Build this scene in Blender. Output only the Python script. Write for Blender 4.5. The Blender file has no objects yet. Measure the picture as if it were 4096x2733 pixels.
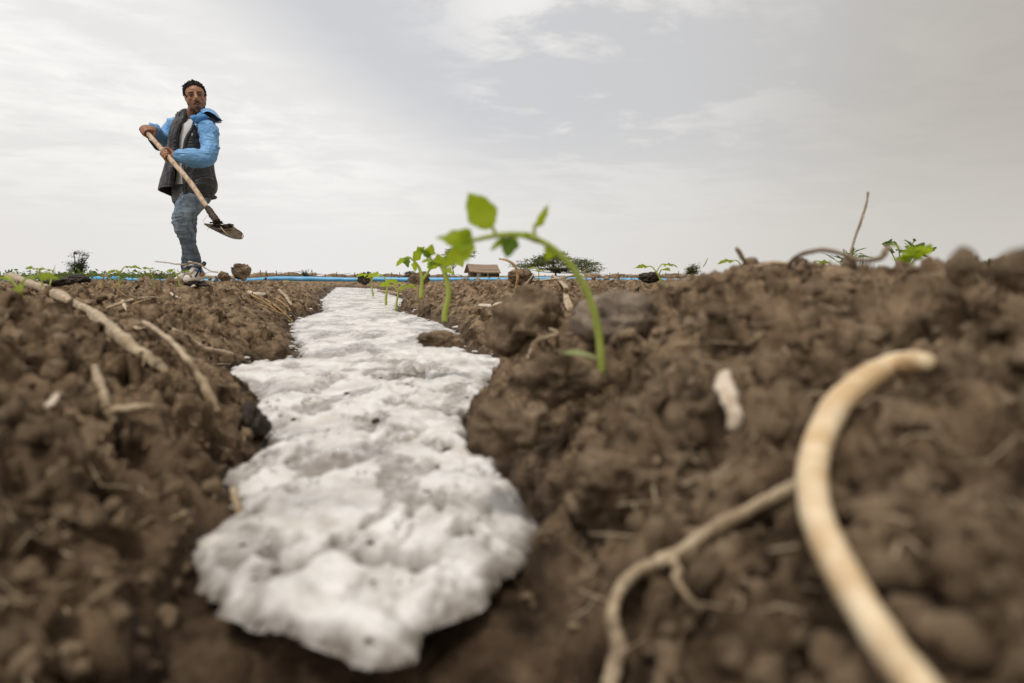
import bpy, bmesh, math, random
import numpy as np
from mathutils import Vector, Matrix
R = math.radians
random.seed(7)
rng = np.random.default_rng(7)
scene = bpy.context.scene
COL = scene.collection

# ------------------------------------------------------------------ camera
CZ = 0.20                                    # lens height above the foam, just over the furrow bed
LENS = 24.0
FPX = 1024 * LENS / 36.0
PITCH = math.atan((341.5 - 275.5) / FPX)
cd = bpy.data.cameras.new('camera')
cd.lens = LENS
cd.sensor_width = 36
cd.clip_start = 0.01
cd.clip_end = 3000
cd.dof.use_dof = True
cd.dof.focus_distance = 5.3
cd.dof.aperture_fstop = 3.9
cam = bpy.data.objects.new('camera', cd)
cam.location = (0, 0, CZ)
cam.rotation_euler = (math.pi / 2 - PITCH, 0, 0)
COL.objects.link(cam)
scene.camera = cam

# ------------------------------------------------------------------ sun, exposure
SUN_EL, SUN_AZ = R(66), R(205)               # azimuth clockwise from +Y: behind the camera, to the left
sd_ = bpy.data.lights.new('sun', 'SUN')
sd_.energy = 1.5
sd_.angle = R(11)
sd_.color = (1.0, 0.95, 0.87)
sun = bpy.data.objects.new('sun', sd_)
sv = Vector((math.sin(SUN_AZ) * math.cos(SUN_EL), math.cos(SUN_AZ) * math.cos(SUN_EL), math.sin(SUN_EL)))
sun.rotation_euler = sv.to_track_quat('Z', 'Y').to_euler()
sun.location = (-3, -4, 8)
COL.objects.link(sun)
scene.view_settings.view_transform = 'Standard'
scene.view_settings.look = 'None'
scene.view_settings.exposure = 0.18
scene.view_settings.gamma = 1.0
scene.view_settings.use_curve_mapping = False
scene.cycles.max_bounces = 6
scene.cycles.use_denoising = True

# ------------------------------------------------------------------ world: thin high overcast
world = bpy.data.worlds.new('World')
scene.world = world
world.use_nodes = True
wt = world.node_tree
wt.nodes.clear()


class NT:
    """tiny node-graph helper"""
    def __init__(s, tree):
        s.t = tree

    def n(s, kind, **kw):
        nd = s.t.nodes.new(kind)
        for k, v in kw.items():
            setattr(nd, k, v)
        return nd

    def put(s, sock, v):
        if isinstance(v, bpy.types.NodeSocket):
            s.t.links.new(v, sock)
        else:
            if sock.type == 'RGBA' and len(v) == 3:
                v = (*v, 1)
            sock.default_value = v

    def m(s, op, a, b=0.0, c=None, clamp=False):
        nd = s.n('ShaderNodeMath', operation=op, use_clamp=clamp)
        s.put(nd.inputs[0], a)
        s.put(nd.inputs[1], b)
        if c is not None:
            s.put(nd.inputs[2], c)
        return nd.outputs[0]

    def ss(s, v, lo, hi, a=0.0, b=1.0):
        nd = s.n('ShaderNodeMapRange', interpolation_type='SMOOTHSTEP')
        for i, x in enumerate((v, lo, hi, a, b)):
            s.put(nd.inputs[i], x)
        return nd.outputs[0]

    def mix(s, f, a, b, blend='MIX'):
        nd = s.n('ShaderNodeMix', data_type='RGBA', blend_type=blend)
        s.put(nd.inputs[0], f)
        s.put(nd.inputs[6], a)
        s.put(nd.inputs[7], b)
        return nd.outputs[2]

    def noise(s, vec, scale, detail=4, rough=0.55, dist=0.0):
        nd = s.n('ShaderNodeTexNoise')
        s.put(nd.inputs['Vector'], vec)
        nd.inputs['Scale'].default_value = scale
        nd.inputs['Detail'].default_value = detail
        nd.inputs['Roughness'].default_value = rough
        nd.inputs['Distortion'].default_value = dist
        return nd.outputs[0]

    def xyz(s, x, y, z):
        nd = s.n('ShaderNodeCombineXYZ')
        for i, v in enumerate((x, y, z)):
            s.put(nd.inputs[i], v)
        return nd.outputs[0]


w = NT(wt)
gen = w.n('ShaderNodeTexCoord').outputs['Generated']
sep = w.n('ShaderNodeSeparateXYZ')
wt.links.new(gen, sep.inputs[0])
dx, dy, dz = sep.outputs
zz = w.m('ADD', w.m('MAXIMUM', dz, 0.0), 0.10)
pu = w.m('DIVIDE', dx, zz)
pv = w.m('DIVIDE', dy, zz)
plane = w.xyz(pu, pv, 0.0)                                        # the cloud deck, seen in perspective
plane2 = w.xyz(w.m('ADD', w.m('MULTIPLY', pu, 0.75), w.m('MULTIPLY', pv, -0.25)),
               w.m('ADD', w.m('MULTIPLY', pu, 0.10), w.m('MULTIPLY', pv, 0.85)), 3.7)
big = w.noise(plane, 0.35, 3, 0.5)
mid = w.noise(plane2, 1.15, 6, 0.62, 0.5)
fine = w.noise(plane2, 4.5, 5, 0.6, 0.3)
# edge of the bright sheet on the left: distance from a slanted line across the sky
f = w.m('ADD', w.m('MULTIPLY', w.m('ADD', dx, 0.417), 0.583), w.m('MULTIPLY', w.m('SUBTRACT', dz, 0.34), 0.814))
f = w.m('ADD', f, w.m('MULTIPLY', w.m('SUBTRACT', mid, 0.5), 0.20))
f = w.m('ADD', f, w.m('MULTIPLY', w.m('SUBTRACT', fine, 0.5), 0.07))
gap = w.m('MULTIPLY', w.ss(f, -0.05, 0.11), w.ss(dz, 0.04, 0.24))
# broken clouds in the middle and beyond overhead
wm = w.m('ADD', w.m('MULTIPLY', mid, 0.56), w.m('MULTIPLY', fine, 0.44))
wis = w.m('MULTIPLY', w.ss(wm, 0.43, 0.55), w.ss(w.m('ADD', dx, w.m('MULTIPLY', dz, 0.5)), -0.03, 0.20))
wis = w.m('MULTIPLY', wis, w.ss(dx, 0.12, 0.42, 1.0, 0.35))
wis = w.m('MULTIPLY', wis, w.ss(dz, 0.08, 0.26, 0.12, 1.0))
gap2 = w.m('MULTIPLY', gap, w.m('SUBTRACT', 1.0, w.m('MULTIPLY', wis, 0.92)))
K = 10.0                                                          # Background strength is 0.1
base = w.mix(w.ss(dx, -0.30, 0.50), (0.86 * K, 0.845 * K, 0.82 * K), (0.69 * K, 0.665 * K, 0.62 * K))
sheet = w.mix(w.ss(dz, 0.02, 0.30), base, w.mix(w.ss(dx, -0.25, 0.35), (0.85 * K, 0.84 * K, 0.82 * K), (0.70 * K, 0.69 * K, 0.665 * K)))
sheet = w.mix(w.m('MULTIPLY', w.ss(wm, 0.40, 0.62), w.ss(dz, 0.02, 0.2)), w.mix(0.26, sheet, (0.35 * K, 0.35 * K, 0.355 * K)), sheet)
veil = w.mix(w.ss(dx, -0.2, 0.5), (0.575 * K, 0.575 * K, 0.592 * K), (0.54 * K, 0.535 * K, 0.53 * K))
nish = w.n('ShaderNodeTexSky', sky_type='NISHITA', sun_disc=False, sun_elevation=SUN_EL, sun_rotation=SUN_AZ)
nish.air_density = 1.0
nish.dust_density = 3.0
veil = w.mix(0.94, nish.outputs[0], veil)                         # a little clear sky through the thin veil
sky = w.mix(gap2, sheet, veil)
# vignette put into the sky colour: darker and browner towards the right
vignette = w.m('MULTIPLY', w.ss(w.m('ADD', dx, w.m('MULTIPLY', mid, 0.05)), 0.22, 0.66), w.ss(dz, 0.0, 0.22, 0.35, 1.0))
sky = w.mix(w.m('MULTIPLY', vignette, 0.72), sky, (0.38 * K, 0.345 * K, 0.295 * K))
lowl = w.ss(dx, -0.30, -0.62, 0.0, 0.20)
sky = w.mix(w.m('MULTIPLY', lowl, w.ss(dz, 0.30, 0.0)), sky, (0.60 * K, 0.56 * K, 0.52 * K))
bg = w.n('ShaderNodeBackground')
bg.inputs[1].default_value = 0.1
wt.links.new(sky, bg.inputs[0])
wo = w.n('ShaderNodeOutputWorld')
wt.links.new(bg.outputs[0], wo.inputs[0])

# ------------------------------------------------------------------ geometry helpers
CAMP = np.array((0.0, 0.0, CZ))
cp, sp = math.cos(PITCH), math.sin(PITCH)


def ray(px, py):
    a = (px - 512.0) / FPX
    b = (341.5 - py) / FPX
    return np.array((a, cp + b * sp, -sp + b * cp))


def W(px, py, y):
    """world point seen at 1024x683 pixel (px, py), y metres ahead of the lens"""
    d = ray(px, py)
    return CAMP + d * (y / d[1])


def D(u, v, y):                              # the same from a 2350-wide view of the photograph
    return W(u * 0.435745, v * 0.435745, y)


def X(fx, fy, y):                            # the same from full 4096-wide pixels
    return W(fx / 4.0, fy / 4.0, y)


def P1(cx, cy, y):                           # the same from a 3.136x crop round the man
    return X(500 + cx / 3.136, 280 + cy / 3.136, y)


def hash3(ix, iy, iz, seed=0):
    h = (ix.astype(np.int64) * 374761393 + iy.astype(np.int64) * 668265263 + iz.astype(np.int64) * 2147483647 + seed * 1274126177) & 0xFFFFFFFF
    h = ((h ^ (h >> 13)) * 1274126177) & 0xFFFFFFFF
    h = ((h ^ (h >> 16)) * 2246822519) & 0xFFFFFFFF
    return ((h ^ (h >> 15)) & 0xFFFFFF) / float(0xFFFFFF)


def vnoise3(p, seed=0):
    """smooth value noise, about -1..1; p is (n,3)"""
    i = np.floor(p)
    fr = p - i
    i = i.astype(np.int64)
    u = fr * fr * fr * (fr * (fr * 6 - 15) + 10)
    out = 0
    for ax in (0, 1):
        for ay in (0, 1):
            for az in (0, 1):
                wgt = (u[:, 0] if ax else 1 - u[:, 0]) * (u[:, 1] if ay else 1 - u[:, 1]) * (u[:, 2] if az else 1 - u[:, 2])
                out = out + wgt * hash3(i[:, 0] + ax, i[:, 1] + ay, i[:, 2] + az, seed)
    return out * 2 - 1


def grad2(x, y, seed=0):
    """gradient noise in the plane, about -0.7..0.7"""
    ix, iy = np.floor(x), np.floor(y)
    fx, fy = x - ix, y - iy
    ix, iy = ix.astype(np.int64), iy.astype(np.int64)
    u = fx * fx * fx * (fx * (fx * 6 - 15) + 10)
    v = fy * fy * fy * (fy * (fy * 6 - 15) + 10)

    def g(ax, ay):
        a = hash3(ix + ax, iy + ay, ix * 0, seed) * 2 * np.pi
        return np.cos(a) * (fx - ax) + np.sin(a) * (fy - ay)
    return (g(0, 0) * (1 - u) + g(1, 0) * u) * (1 - v) + (g(0, 1) * (1 - u) + g(1, 1) * u) * v


def fbm2(x, y, octaves=4, seed=0, gain=0.5):
    s, a = 0, 1.0
    for o in range(octaves):
        s = s + a * grad2(x * 2 ** o + 17.3 * o, y * 2 ** o - 9.1 * o, seed + o)
        a *= gain
    return s


def clods2(x, y, s, seed=0, fill=0.85):
    """rounded lumps of random size, one per cell of size s; returns the lump height in units of s"""
    x, y = x / s, y / s
    ix, iy = np.floor(x).astype(np.int64), np.floor(y).astype(np.int64)
    best = np.zeros_like(x)
    z0 = ix * 0
    for ax in (-1, 0, 1):
        for ay in (-1, 0, 1):
            cx, cy = ix + ax, iy + ay
            jx = cx + 0.5 + (hash3(cx, cy, z0, seed) - 0.5) * 0.9
            jy = cy + 0.5 + (hash3(cx, cy, z0 + 1, seed) - 0.5) * 0.9
            rr = 0.25 + 0.5 * hash3(cx, cy, z0 + 2, seed)
            el = 0.6 + 0.8 * hash3(cx, cy, z0 + 3, seed)
            q = 1 - (((x - jx) * el) ** 2 + ((y - jy) / el) ** 2) / (rr * rr)
            hgt = np.sqrt(np.clip(q, 0, 1)) * rr * np.where(hash3(cx, cy, z0 + 4, seed) < fill, 1, 0)
            best = np.maximum(best, hgt)
    return best


def sstep(x, a, b):
    t = np.clip((x - a) / (b - a), 0, 1)
    return t * t * (3 - 2 * t)


def poly_sd(x, y, poly):
    """signed distance to a polygon, negative inside"""
    d2 = np.full(x.shape, 1e9)
    inside = np.zeros(x.shape, bool)
    n = len(poly)
    for i in range(n):
        x0, y0 = poly[i]
        x1, y1 = poly[(i + 1) % n]
        ex, ey = x1 - x0, y1 - y0
        t = np.clip(((x - x0) * ex + (y - y0) * ey) / (ex * ex + ey * ey + 1e-12), 0, 1)
        d2 = np.minimum(d2, (x - x0 - t * ex) ** 2 + (y - y0 - t * ey) ** 2)
        cr = ((y0 > y) != (y1 > y))
        if abs(ey) > 1e-12:
            inside ^= cr & (x < ex * (y - y0) / ey + x0)
    d = np.sqrt(d2)
    return np.where(inside, -d, d)


ORG = {}


def mk(name, v, f, material, parent=None, origin=None, smooth=True, attrs=None):
    """one mesh object; v in world metres, stored relative to its own or its parent's base point"""
    v = np.asarray(v, dtype=np.float64)
    if parent is not None:
        origin = ORG[parent.name]
    elif origin is None:
        lo, hi = v.min(0), v.max(0)
        origin = np.array(((lo[0] + hi[0]) / 2, (lo[1] + hi[1]) / 2, lo[2]))
    origin = np.asarray(origin, dtype=np.float64)
    me = bpy.data.meshes.new(name)
    vv = v - origin
    if isinstance(f, np.ndarray):
        nv, nf, k = len(vv), len(f), f.shape[1]
        me.vertices.add(nv)
        me.vertices.foreach_set('co', vv.astype(np.float32).ravel())
        me.loops.add(nf * k)
        me.loops.foreach_set('vertex_index', f.astype(np.int32).ravel())
        me.polygons.add(nf)
        me.polygons.foreach_set('loop_start', np.arange(0, nf * k, k, dtype=np.int32))
        me.update(calc_edges=True)
    else:
        me.from_pydata(vv.tolist(), [], [tuple(int(i) for i in q) for q in f])
    if smooth:
        me.polygons.foreach_set('use_smooth', np.ones(len(me.polygons), bool))
    for k_, val in (attrs or {}).items():
        a = me.attributes.new(k_, 'FLOAT', 'POINT')
        a.data.foreach_set('value', np.asarray(val, dtype=np.float32))
    for mm in (material if isinstance(material, (list, tuple)) else [material]):
        me.materials.append(mm)
    o = bpy.data.objects.new(name, me)
    COL.objects.link(o)
    if parent is not None:
        o.parent = parent
    else:
        o.location = origin
    ORG[o.name] = origin
    return o


def tag(o, label=None, cat=None, group=None, kind=None):
    for k, v in (('label', label), ('category', cat), ('group', group), ('kind', kind)):
        if v:
            o[k] = v
    return o


def thing(name, label, cat, origin, group=None):
    o = bpy.data.objects.new(name, None)
    o.empty_display_size = 0.05
    COL.objects.link(o)
    o.location = origin
    ORG[o.name] = np.asarray(origin, dtype=np.float64)
    return tag(o, label, cat, group)


class MB:
    def __init__(s):
        s.v, s.f, s.n = [], [], 0

    def add(s, v, f):
        s.v.append(np.asarray(v, float))
        s.f += [tuple(i + s.n for i in q) for q in f]
        s.n += len(v)
        return s

    def build(s, name, material, parent=None, **kw):
        return mk(name, np.concatenate(s.v), s.f, material, parent, **kw)


def spline(pts, n):
    """Catmull-Rom through pts (rows may carry extra columns such as a radius), n samples"""
    p = np.asarray(pts, float)
    p = np.vstack([2 * p[0] - p[1], p, 2 * p[-1] - p[-2]])
    k = len(p) - 3
    out = []
    for t in np.linspace(0, k - 1e-9, n):
        i = int(t)
        u = t - i
        a, b, c, d = p[i:i + 4]
        out.append(0.5 * (2 * b + (c - a) * u + (2 * a - 5 * b + 4 * c - d) * u * u + (3 * b - a - 3 * c + d) * u ** 3))
    return np.array(out)


def nrm(v):
    v = np.asarray(v, float)
    return v / (np.linalg.norm(v) + 1e-12)


def tube(pts, rad, seg=8, n=None, flat=1.0, up=(0, 0, 1), cap=True, shape=None):
    """tube along pts; rad a number or one per point; flat squashes it along the second axis"""
    p = np.asarray(pts, float)
    r = np.full(len(p), rad, float) if np.isscalar(rad) else np.asarray(rad, float)
    if n:
        q = spline(np.column_stack([p, r]), n)
        p, r = q[:, :3], np.maximum(q[:, 3], 1e-5)
    T = np.gradient(p, axis=0)
    vs, ref = [], nrm(up)
    for i in range(len(p)):
        t = nrm(T[i])
        a = ref - t * ref.dot(t)
        if np.linalg.norm(a) < 1e-4:
            a = np.array((1, 0, 0)) - t * t[0]
        a = nrm(a)
        b = np.cross(t, a)
        ref = a
        for k in range(seg):
            th = 2 * np.pi * k / seg
            s_ = shape(i, th) if shape else 1.0
            vs.append(p[i] + r[i] * s_ * (flat * math.cos(th) * a + math.sin(th) * b))
    fs = []
    for i in range(len(p) - 1):
        for k in range(seg):
            k2 = (k + 1) % seg
            fs.append((i * seg + k, i * seg + k2, (i + 1) * seg + k2, (i + 1) * seg + k))
    if cap:
        fs.append(tuple(range(seg - 1, -1, -1)))
        fs.append(tuple((len(p) - 1) * seg + k for k in range(seg)))
    return np.array(vs), fs


def box(c, s, rot=None):
    c, s = np.asarray(c, float), np.asarray(s, float) / 2
    v = np.array([(x, y, z) for x in (-1, 1) for y in (-1, 1) for z in (-1, 1)], float) * s
    if rot is not None:
        v = v @ np.asarray(rot).T
    return v + c, [(0, 1, 3, 2), (4, 6, 7, 5), (0, 4, 5, 1), (2, 3, 7, 6), (0, 2, 6, 4), (1, 5, 7, 3)]


_ico = {}


def ico(sub):
    if sub not in _ico:
        b = bmesh.new()
        bmesh.ops.create_icosphere(b, subdivisions=sub, radius=1)
        _ico[sub] = (np.array([x.co[:] for x in b.verts]), [tuple(x.index for x in q.verts) for q in b.faces])
        b.free()
    return _ico[sub]


def ell(c, r, rot=None, sub=3):
    v, f = ico(sub)
    v = v * np.asarray(r, float)
    if rot is not None:
        v = v @ np.asarray(rot).T
    return v + np.asarray(c, float), f


def remesh(mb, voxel, smooth=2, decimate=None):
    """union of overlapping closed shapes as one continuous skin"""
    me = bpy.data.meshes.new('work')
    me.from_pydata(np.concatenate(mb.v).tolist(), [], mb.f)
    o = bpy.data.objects.new('work', me)
    COL.objects.link(o)
    md = o.modifiers.new('r', 'REMESH')
    md.mode = 'VOXEL'
    md.voxel_size = voxel
    if smooth:
        sm = o.modifiers.new('s', 'SMOOTH')
        sm.factor = 0.5
        sm.iterations = smooth
    if decimate:
        dc = o.modifiers.new('d', 'DECIMATE')
        dc.ratio = decimate
    dg = bpy.context.evaluated_depsgraph_get()
    m2 = bpy.data.meshes.new_from_object(o.evaluated_get(dg))
    v = np.empty(len(m2.vertices) * 3)
    m2.vertices.foreach_get('co', v)
    no = np.empty(len(m2.vertices) * 3)
    m2.vertices.foreach_get('normal', no)
    f = [tuple(p.vertices) for p in m2.polygons]
    bpy.data.objects.remove(o)
    bpy.data.meshes.remove(me)
    bpy.data.meshes.remove(m2)
    return v.reshape(-1, 3), f, no.reshape(-1, 3)


# ------------------------------------------------------------------ materials
def material(name, c1, c2, scale=20.0, detail=5, rough=0.8, bump=0.0, bscale=None, bdist=0.002, spec=0.3,
             stretch=(1, 1, 1), extra=None, lo=0.35, hi=0.65, sss=0.0, coarse=None):
    m = bpy.data.materials.new(name)
    m.use_nodes = True
    t = m.node_tree
    k = NT(t)
    b = t.nodes['Principled BSDF']
    tc = k.n('ShaderNodeTexCoord').outputs['Object']
    mp = k.n('ShaderNodeMapping')
    t.links.new(tc, mp.inputs[0])
    mp.inputs['Scale'].default_value = stretch
    v = mp.outputs[0]
    col = k.mix(k.ss(k.noise(v, scale, detail), lo, hi), c1, c2)
    if extra:
        col = extra(k, v, col, b)
    k.put(b.inputs['Base Color'], col)
    b.inputs['Roughness'].default_value = rough
    b.inputs['Specular IOR Level'].default_value = spec
    if sss:
        b.inputs['Subsurface Weight'].default_value = sss
        b.inputs['Subsurface Radius'].default_value = (0.01, 0.005, 0.003)
        b.inputs['Subsurface Scale'].default_value = 1.0
    if bump:
        bn = k.n('ShaderNodeBump')
        bn.inputs['Strength'].default_value = bump
        bn.inputs['Distance'].default_value = bdist
        t.links.new(k.noise(v, bscale or scale * 3, 6, 0.65), bn.inputs['Height'])
        t.links.new(bn.outputs[0], b.inputs['Normal'])
        if coarse:
            b2 = k.n('ShaderNodeBump')
            b2.inputs['Strength'].default_value = 1.0
            b2.inputs['Distance'].default_value = coarse[1]
            hh = k.m('ABSOLUTE', k.m('SUBTRACT', k.noise(v, coarse[0], 5, 0.62, 0.4), 0.5))
            t.links.new(hh, b2.inputs['Height'])
            t.links.new(b2.outputs[0], bn.inputs['Normal'])
    return m


def leaf_material(name, c1, c2, t1, mixf=0.45, scale=60):
    m = bpy.data.materials.new(name)
    m.use_nodes = True
    t = m.node_tree
    k = NT(t)
    b = t.nodes['Principled BSDF']
    tc = k.n('ShaderNodeTexCoord').outputs['Object']
    k.put(b.inputs['Base Color'], k.mix(k.ss(k.noise(tc, scale, 4), 0.3, 0.7), c1, c2))
    b.inputs['Roughness'].default_value = 0.55
    b.inputs['Specular IOR Level'].default_value = 0.3
    tr = k.n('ShaderNodeBsdfTranslucent')
    k.put(tr.inputs[0], t1)
    mx = k.n('ShaderNodeMixShader')
    mx.inputs[0].default_value = mixf
    t.links.new(b.outputs[0], mx.inputs[1])
    t.links.new(tr.outputs[0], mx.inputs[2])
    t.links.new(mx.outputs[0], t.nodes['Material Output'].inputs[0])
    return m


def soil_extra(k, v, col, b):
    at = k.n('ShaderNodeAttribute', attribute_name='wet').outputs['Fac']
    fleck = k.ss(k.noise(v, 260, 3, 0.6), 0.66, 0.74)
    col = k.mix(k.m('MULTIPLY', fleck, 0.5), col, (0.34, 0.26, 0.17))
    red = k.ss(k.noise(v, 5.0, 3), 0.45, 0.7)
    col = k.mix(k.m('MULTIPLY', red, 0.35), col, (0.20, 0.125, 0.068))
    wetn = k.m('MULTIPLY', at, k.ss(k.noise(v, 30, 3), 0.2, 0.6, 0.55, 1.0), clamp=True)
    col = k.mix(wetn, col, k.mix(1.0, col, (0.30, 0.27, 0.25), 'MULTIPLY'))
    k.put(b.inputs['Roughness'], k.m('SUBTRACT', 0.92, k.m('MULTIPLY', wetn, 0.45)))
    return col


def soil_mat(name, c1, c2):
    m = material(name, c1, c2, scale=26, detail=8, rough=0.92, bump=1.0, bscale=170, bdist=0.006, spec=0.2, lo=.30, hi=.66, extra=soil_extra, coarse=(42, .017))
    return m


M = {}
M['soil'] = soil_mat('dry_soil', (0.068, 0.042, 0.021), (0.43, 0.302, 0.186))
M['clod'] = soil_mat('clod_soil', (0.12, 0.08, 0.046), (0.40, 0.29, 0.185))
M['pale_clod'] = soil_mat('pale_clod', (0.20, 0.155, 0.115), (0.48, 0.38, 0.285))
M['wet_soil'] = material('wet_soil', (0.018, 0.013, 0.009), (0.06, 0.042, 0.028), scale=90, rough=0.55, bump=0.8, bscale=200, bdist=0.003)


def straw_extra(k, v, col, b):
    fib = k.noise(v, 320, 3, 0.6)
    col = k.mix(k.ss(fib, 0.55, 0.75, 0.0, 0.45), col, (0.20, 0.13, 0.06))
    dirt = k.ss(k.noise(v, 34, 4, 0.6), 0.48, 0.66)
    col = k.mix(k.m('MULTIPLY', dirt, 0.65), col, (0.19, 0.135, 0.085))
    return col


M['straw'] = material('dry_straw', (0.36, 0.265, 0.16), (0.58, 0.46, 0.31), scale=45, rough=0.65, bump=0.5, bscale=300, bdist=0.001, extra=straw_extra)
M['golden'] = material('golden_straw', (0.36, 0.21, 0.07), (0.52, 0.34, 0.14), scale=60, rough=0.6, bump=0.4, bscale=300, bdist=0.001, extra=straw_extra)
M['root'] = material('pale_root', (0.66, 0.46, 0.25), (0.86, 0.69, 0.46), scale=38, rough=0.55, bump=0.5, bscale=170, bdist=0.0015, spec=0.35)
M['grey_stem'] = material('grey_stem', (0.30, 0.22, 0.14), (0.46, 0.36, 0.24), scale=70, rough=0.75, bump=0.4, bscale=260, bdist=0.001, extra=straw_extra)
M['husk'] = material('pale_husk', (0.55, 0.43, 0.31), (0.78, 0.67, 0.54), scale=120, rough=0.7, bump=0.7, bscale=180, bdist=0.002)
M['leaf'] = leaf_material('seedling_leaf', (0.20, 0.30, 0.010), (0.29, 0.39, 0.018), (0.60, 0.72, 0.03), 0.55, 120)
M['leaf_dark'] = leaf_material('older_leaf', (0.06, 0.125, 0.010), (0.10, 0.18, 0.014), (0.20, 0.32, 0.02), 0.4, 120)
M['stem'] = leaf_material('seedling_stem', (0.46, 0.52, 0.11), (0.56, 0.62, 0.18), (0.60, 0.68, 0.14), 0.4, 200)
M['cotyledon'] = leaf_material('cotyledon', (0.36, 0.42, 0.17), (0.46, 0.52, 0.25), (0.45, 0.52, 0.2), 0.35, 150)
M['weed'] = leaf_material('weed_leaf', (0.05, 0.10, 0.015), (0.10, 0.17, 0.025), (0.15, 0.25, 0.03), 0.35, 3)
M['acacia'] = leaf_material('acacia_leaf', (0.075, 0.092, 0.016), (0.12, 0.14, 0.024), (0.12, 0.15, 0.03), 0.3, 1.0)
M['dark_bush'] = leaf_material('dark_bush_leaf', (0.028, 0.042, 0.020), (0.055, 0.07, 0.03), (0.06, 0.09, 0.03), 0.25, 4)
M['bark'] = material('bark', (0.035, 0.026, 0.020), (0.075, 0.06, 0.045), scale=8, rough=0.9)
M['twig'] = material('dry_twig', (0.07, 0.045, 0.03), (0.16, 0.11, 0.075), scale=15, rough=0.9)
# ------------------------------------------------------------------ the furrow: outline of the foaming water, in metres
LE = [(770, 660), (735, 690), (745, 716), (668, 740), (668, 766), (692, 822), (610, 830), (545, 845), (488, 872), (560, 888), (602, 920),
      (560, 940), (606, 985), (614, 1030), (560, 1078), (505, 1108), (545, 1150), (520, 1200), (432, 1245), (415, 1290), (485, 1350),
      (522, 1385), (500, 1425), (560, 1465), (640, 1462), (700, 1490), (760, 1505), (850, 1545)]
RI = [(930, 1532), (950, 1470), (1020, 1440), (1105, 1395), (1185, 1310), (1222, 1225), (1190, 1130), (1135, 1062), (1070, 1022), (1062, 965),
      (1118, 912), (1110, 880), (1188, 836), (1080, 814), (1038, 790), (1058, 768), (985, 735), (905, 715), (932, 690), (868, 664)]
ZF = 0.0


def on_plane(u, v, z=ZF - 0.013):
    d = ray(u * 0.435745, v * 0.435745)
    t = (z - CZ) / d[2]
    return (d[0] * t, d[1] * t)


LEW = [on_plane(*p) for p in LE]
RIW = [on_plane(*p) for p in RI]
foam_poly = LEW + RIW
cut_l = [p for p in LEW if p[1] > 0.46]
cut_r = [p for p in RIW if p[1] > 0.46]
chan_poly = cut_l + [(-0.235, 0.44), (-0.20, 0.30), (-0.16, -0.9)] + [(0.12, -0.9), (0.07, 0.30), (0.03, 0.44)] + cut_r
CREST_Y = [-5, 0.25, 0.8, 1.6, 3, 5, 7, 10, 14, 30, 60, 120, 600]
CREST_Z = [-.02, -.025, -.052, -.072, -.068, -.068, -.085, -.115, -.122, -.12, -.15, -.25, -.3]


def bump2(x, y, cx, cy, rx, ry, ang):
    c, s = math.cos(ang), math.sin(ang)
    u, v = (x - cx) * c + (y - cy) * s, -(x - cx) * s + (y - cy) * c
    return np.exp(-(u / rx) ** 2 - (v / ry) ** 2)


def cells2(x, y, s, seed):
    """broken-block pattern: a random level per cell and the distance to the nearest crack (both 0..1)"""
    x, y = x / s, y / s
    ix, iy = np.floor(x).astype(np.int64), np.floor(y).astype(np.int64)
    z0 = ix * 0
    f1, f2, lev = np.full(x.shape, 9.0), np.full(x.shape, 9.0), np.zeros(x.shape)
    for ax in (-1, 0, 1):
        for ay in (-1, 0, 1):
            cx, cy = ix + ax, iy + ay
            d = np.hypot(x - cx - hash3(cx, cy, z0, seed), y - cy - hash3(cx, cy, z0 + 1, seed))
            h = hash3(cx, cy, z0 + 2, seed)
            f2 = np.where(d < f1, f1, np.minimum(f2, d))
            lev = np.where(d < f1, h, lev)
            f1 = np.minimum(f1, d)
    return lev, np.clip((f2 - f1) / .35, 0, 1)


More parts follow.
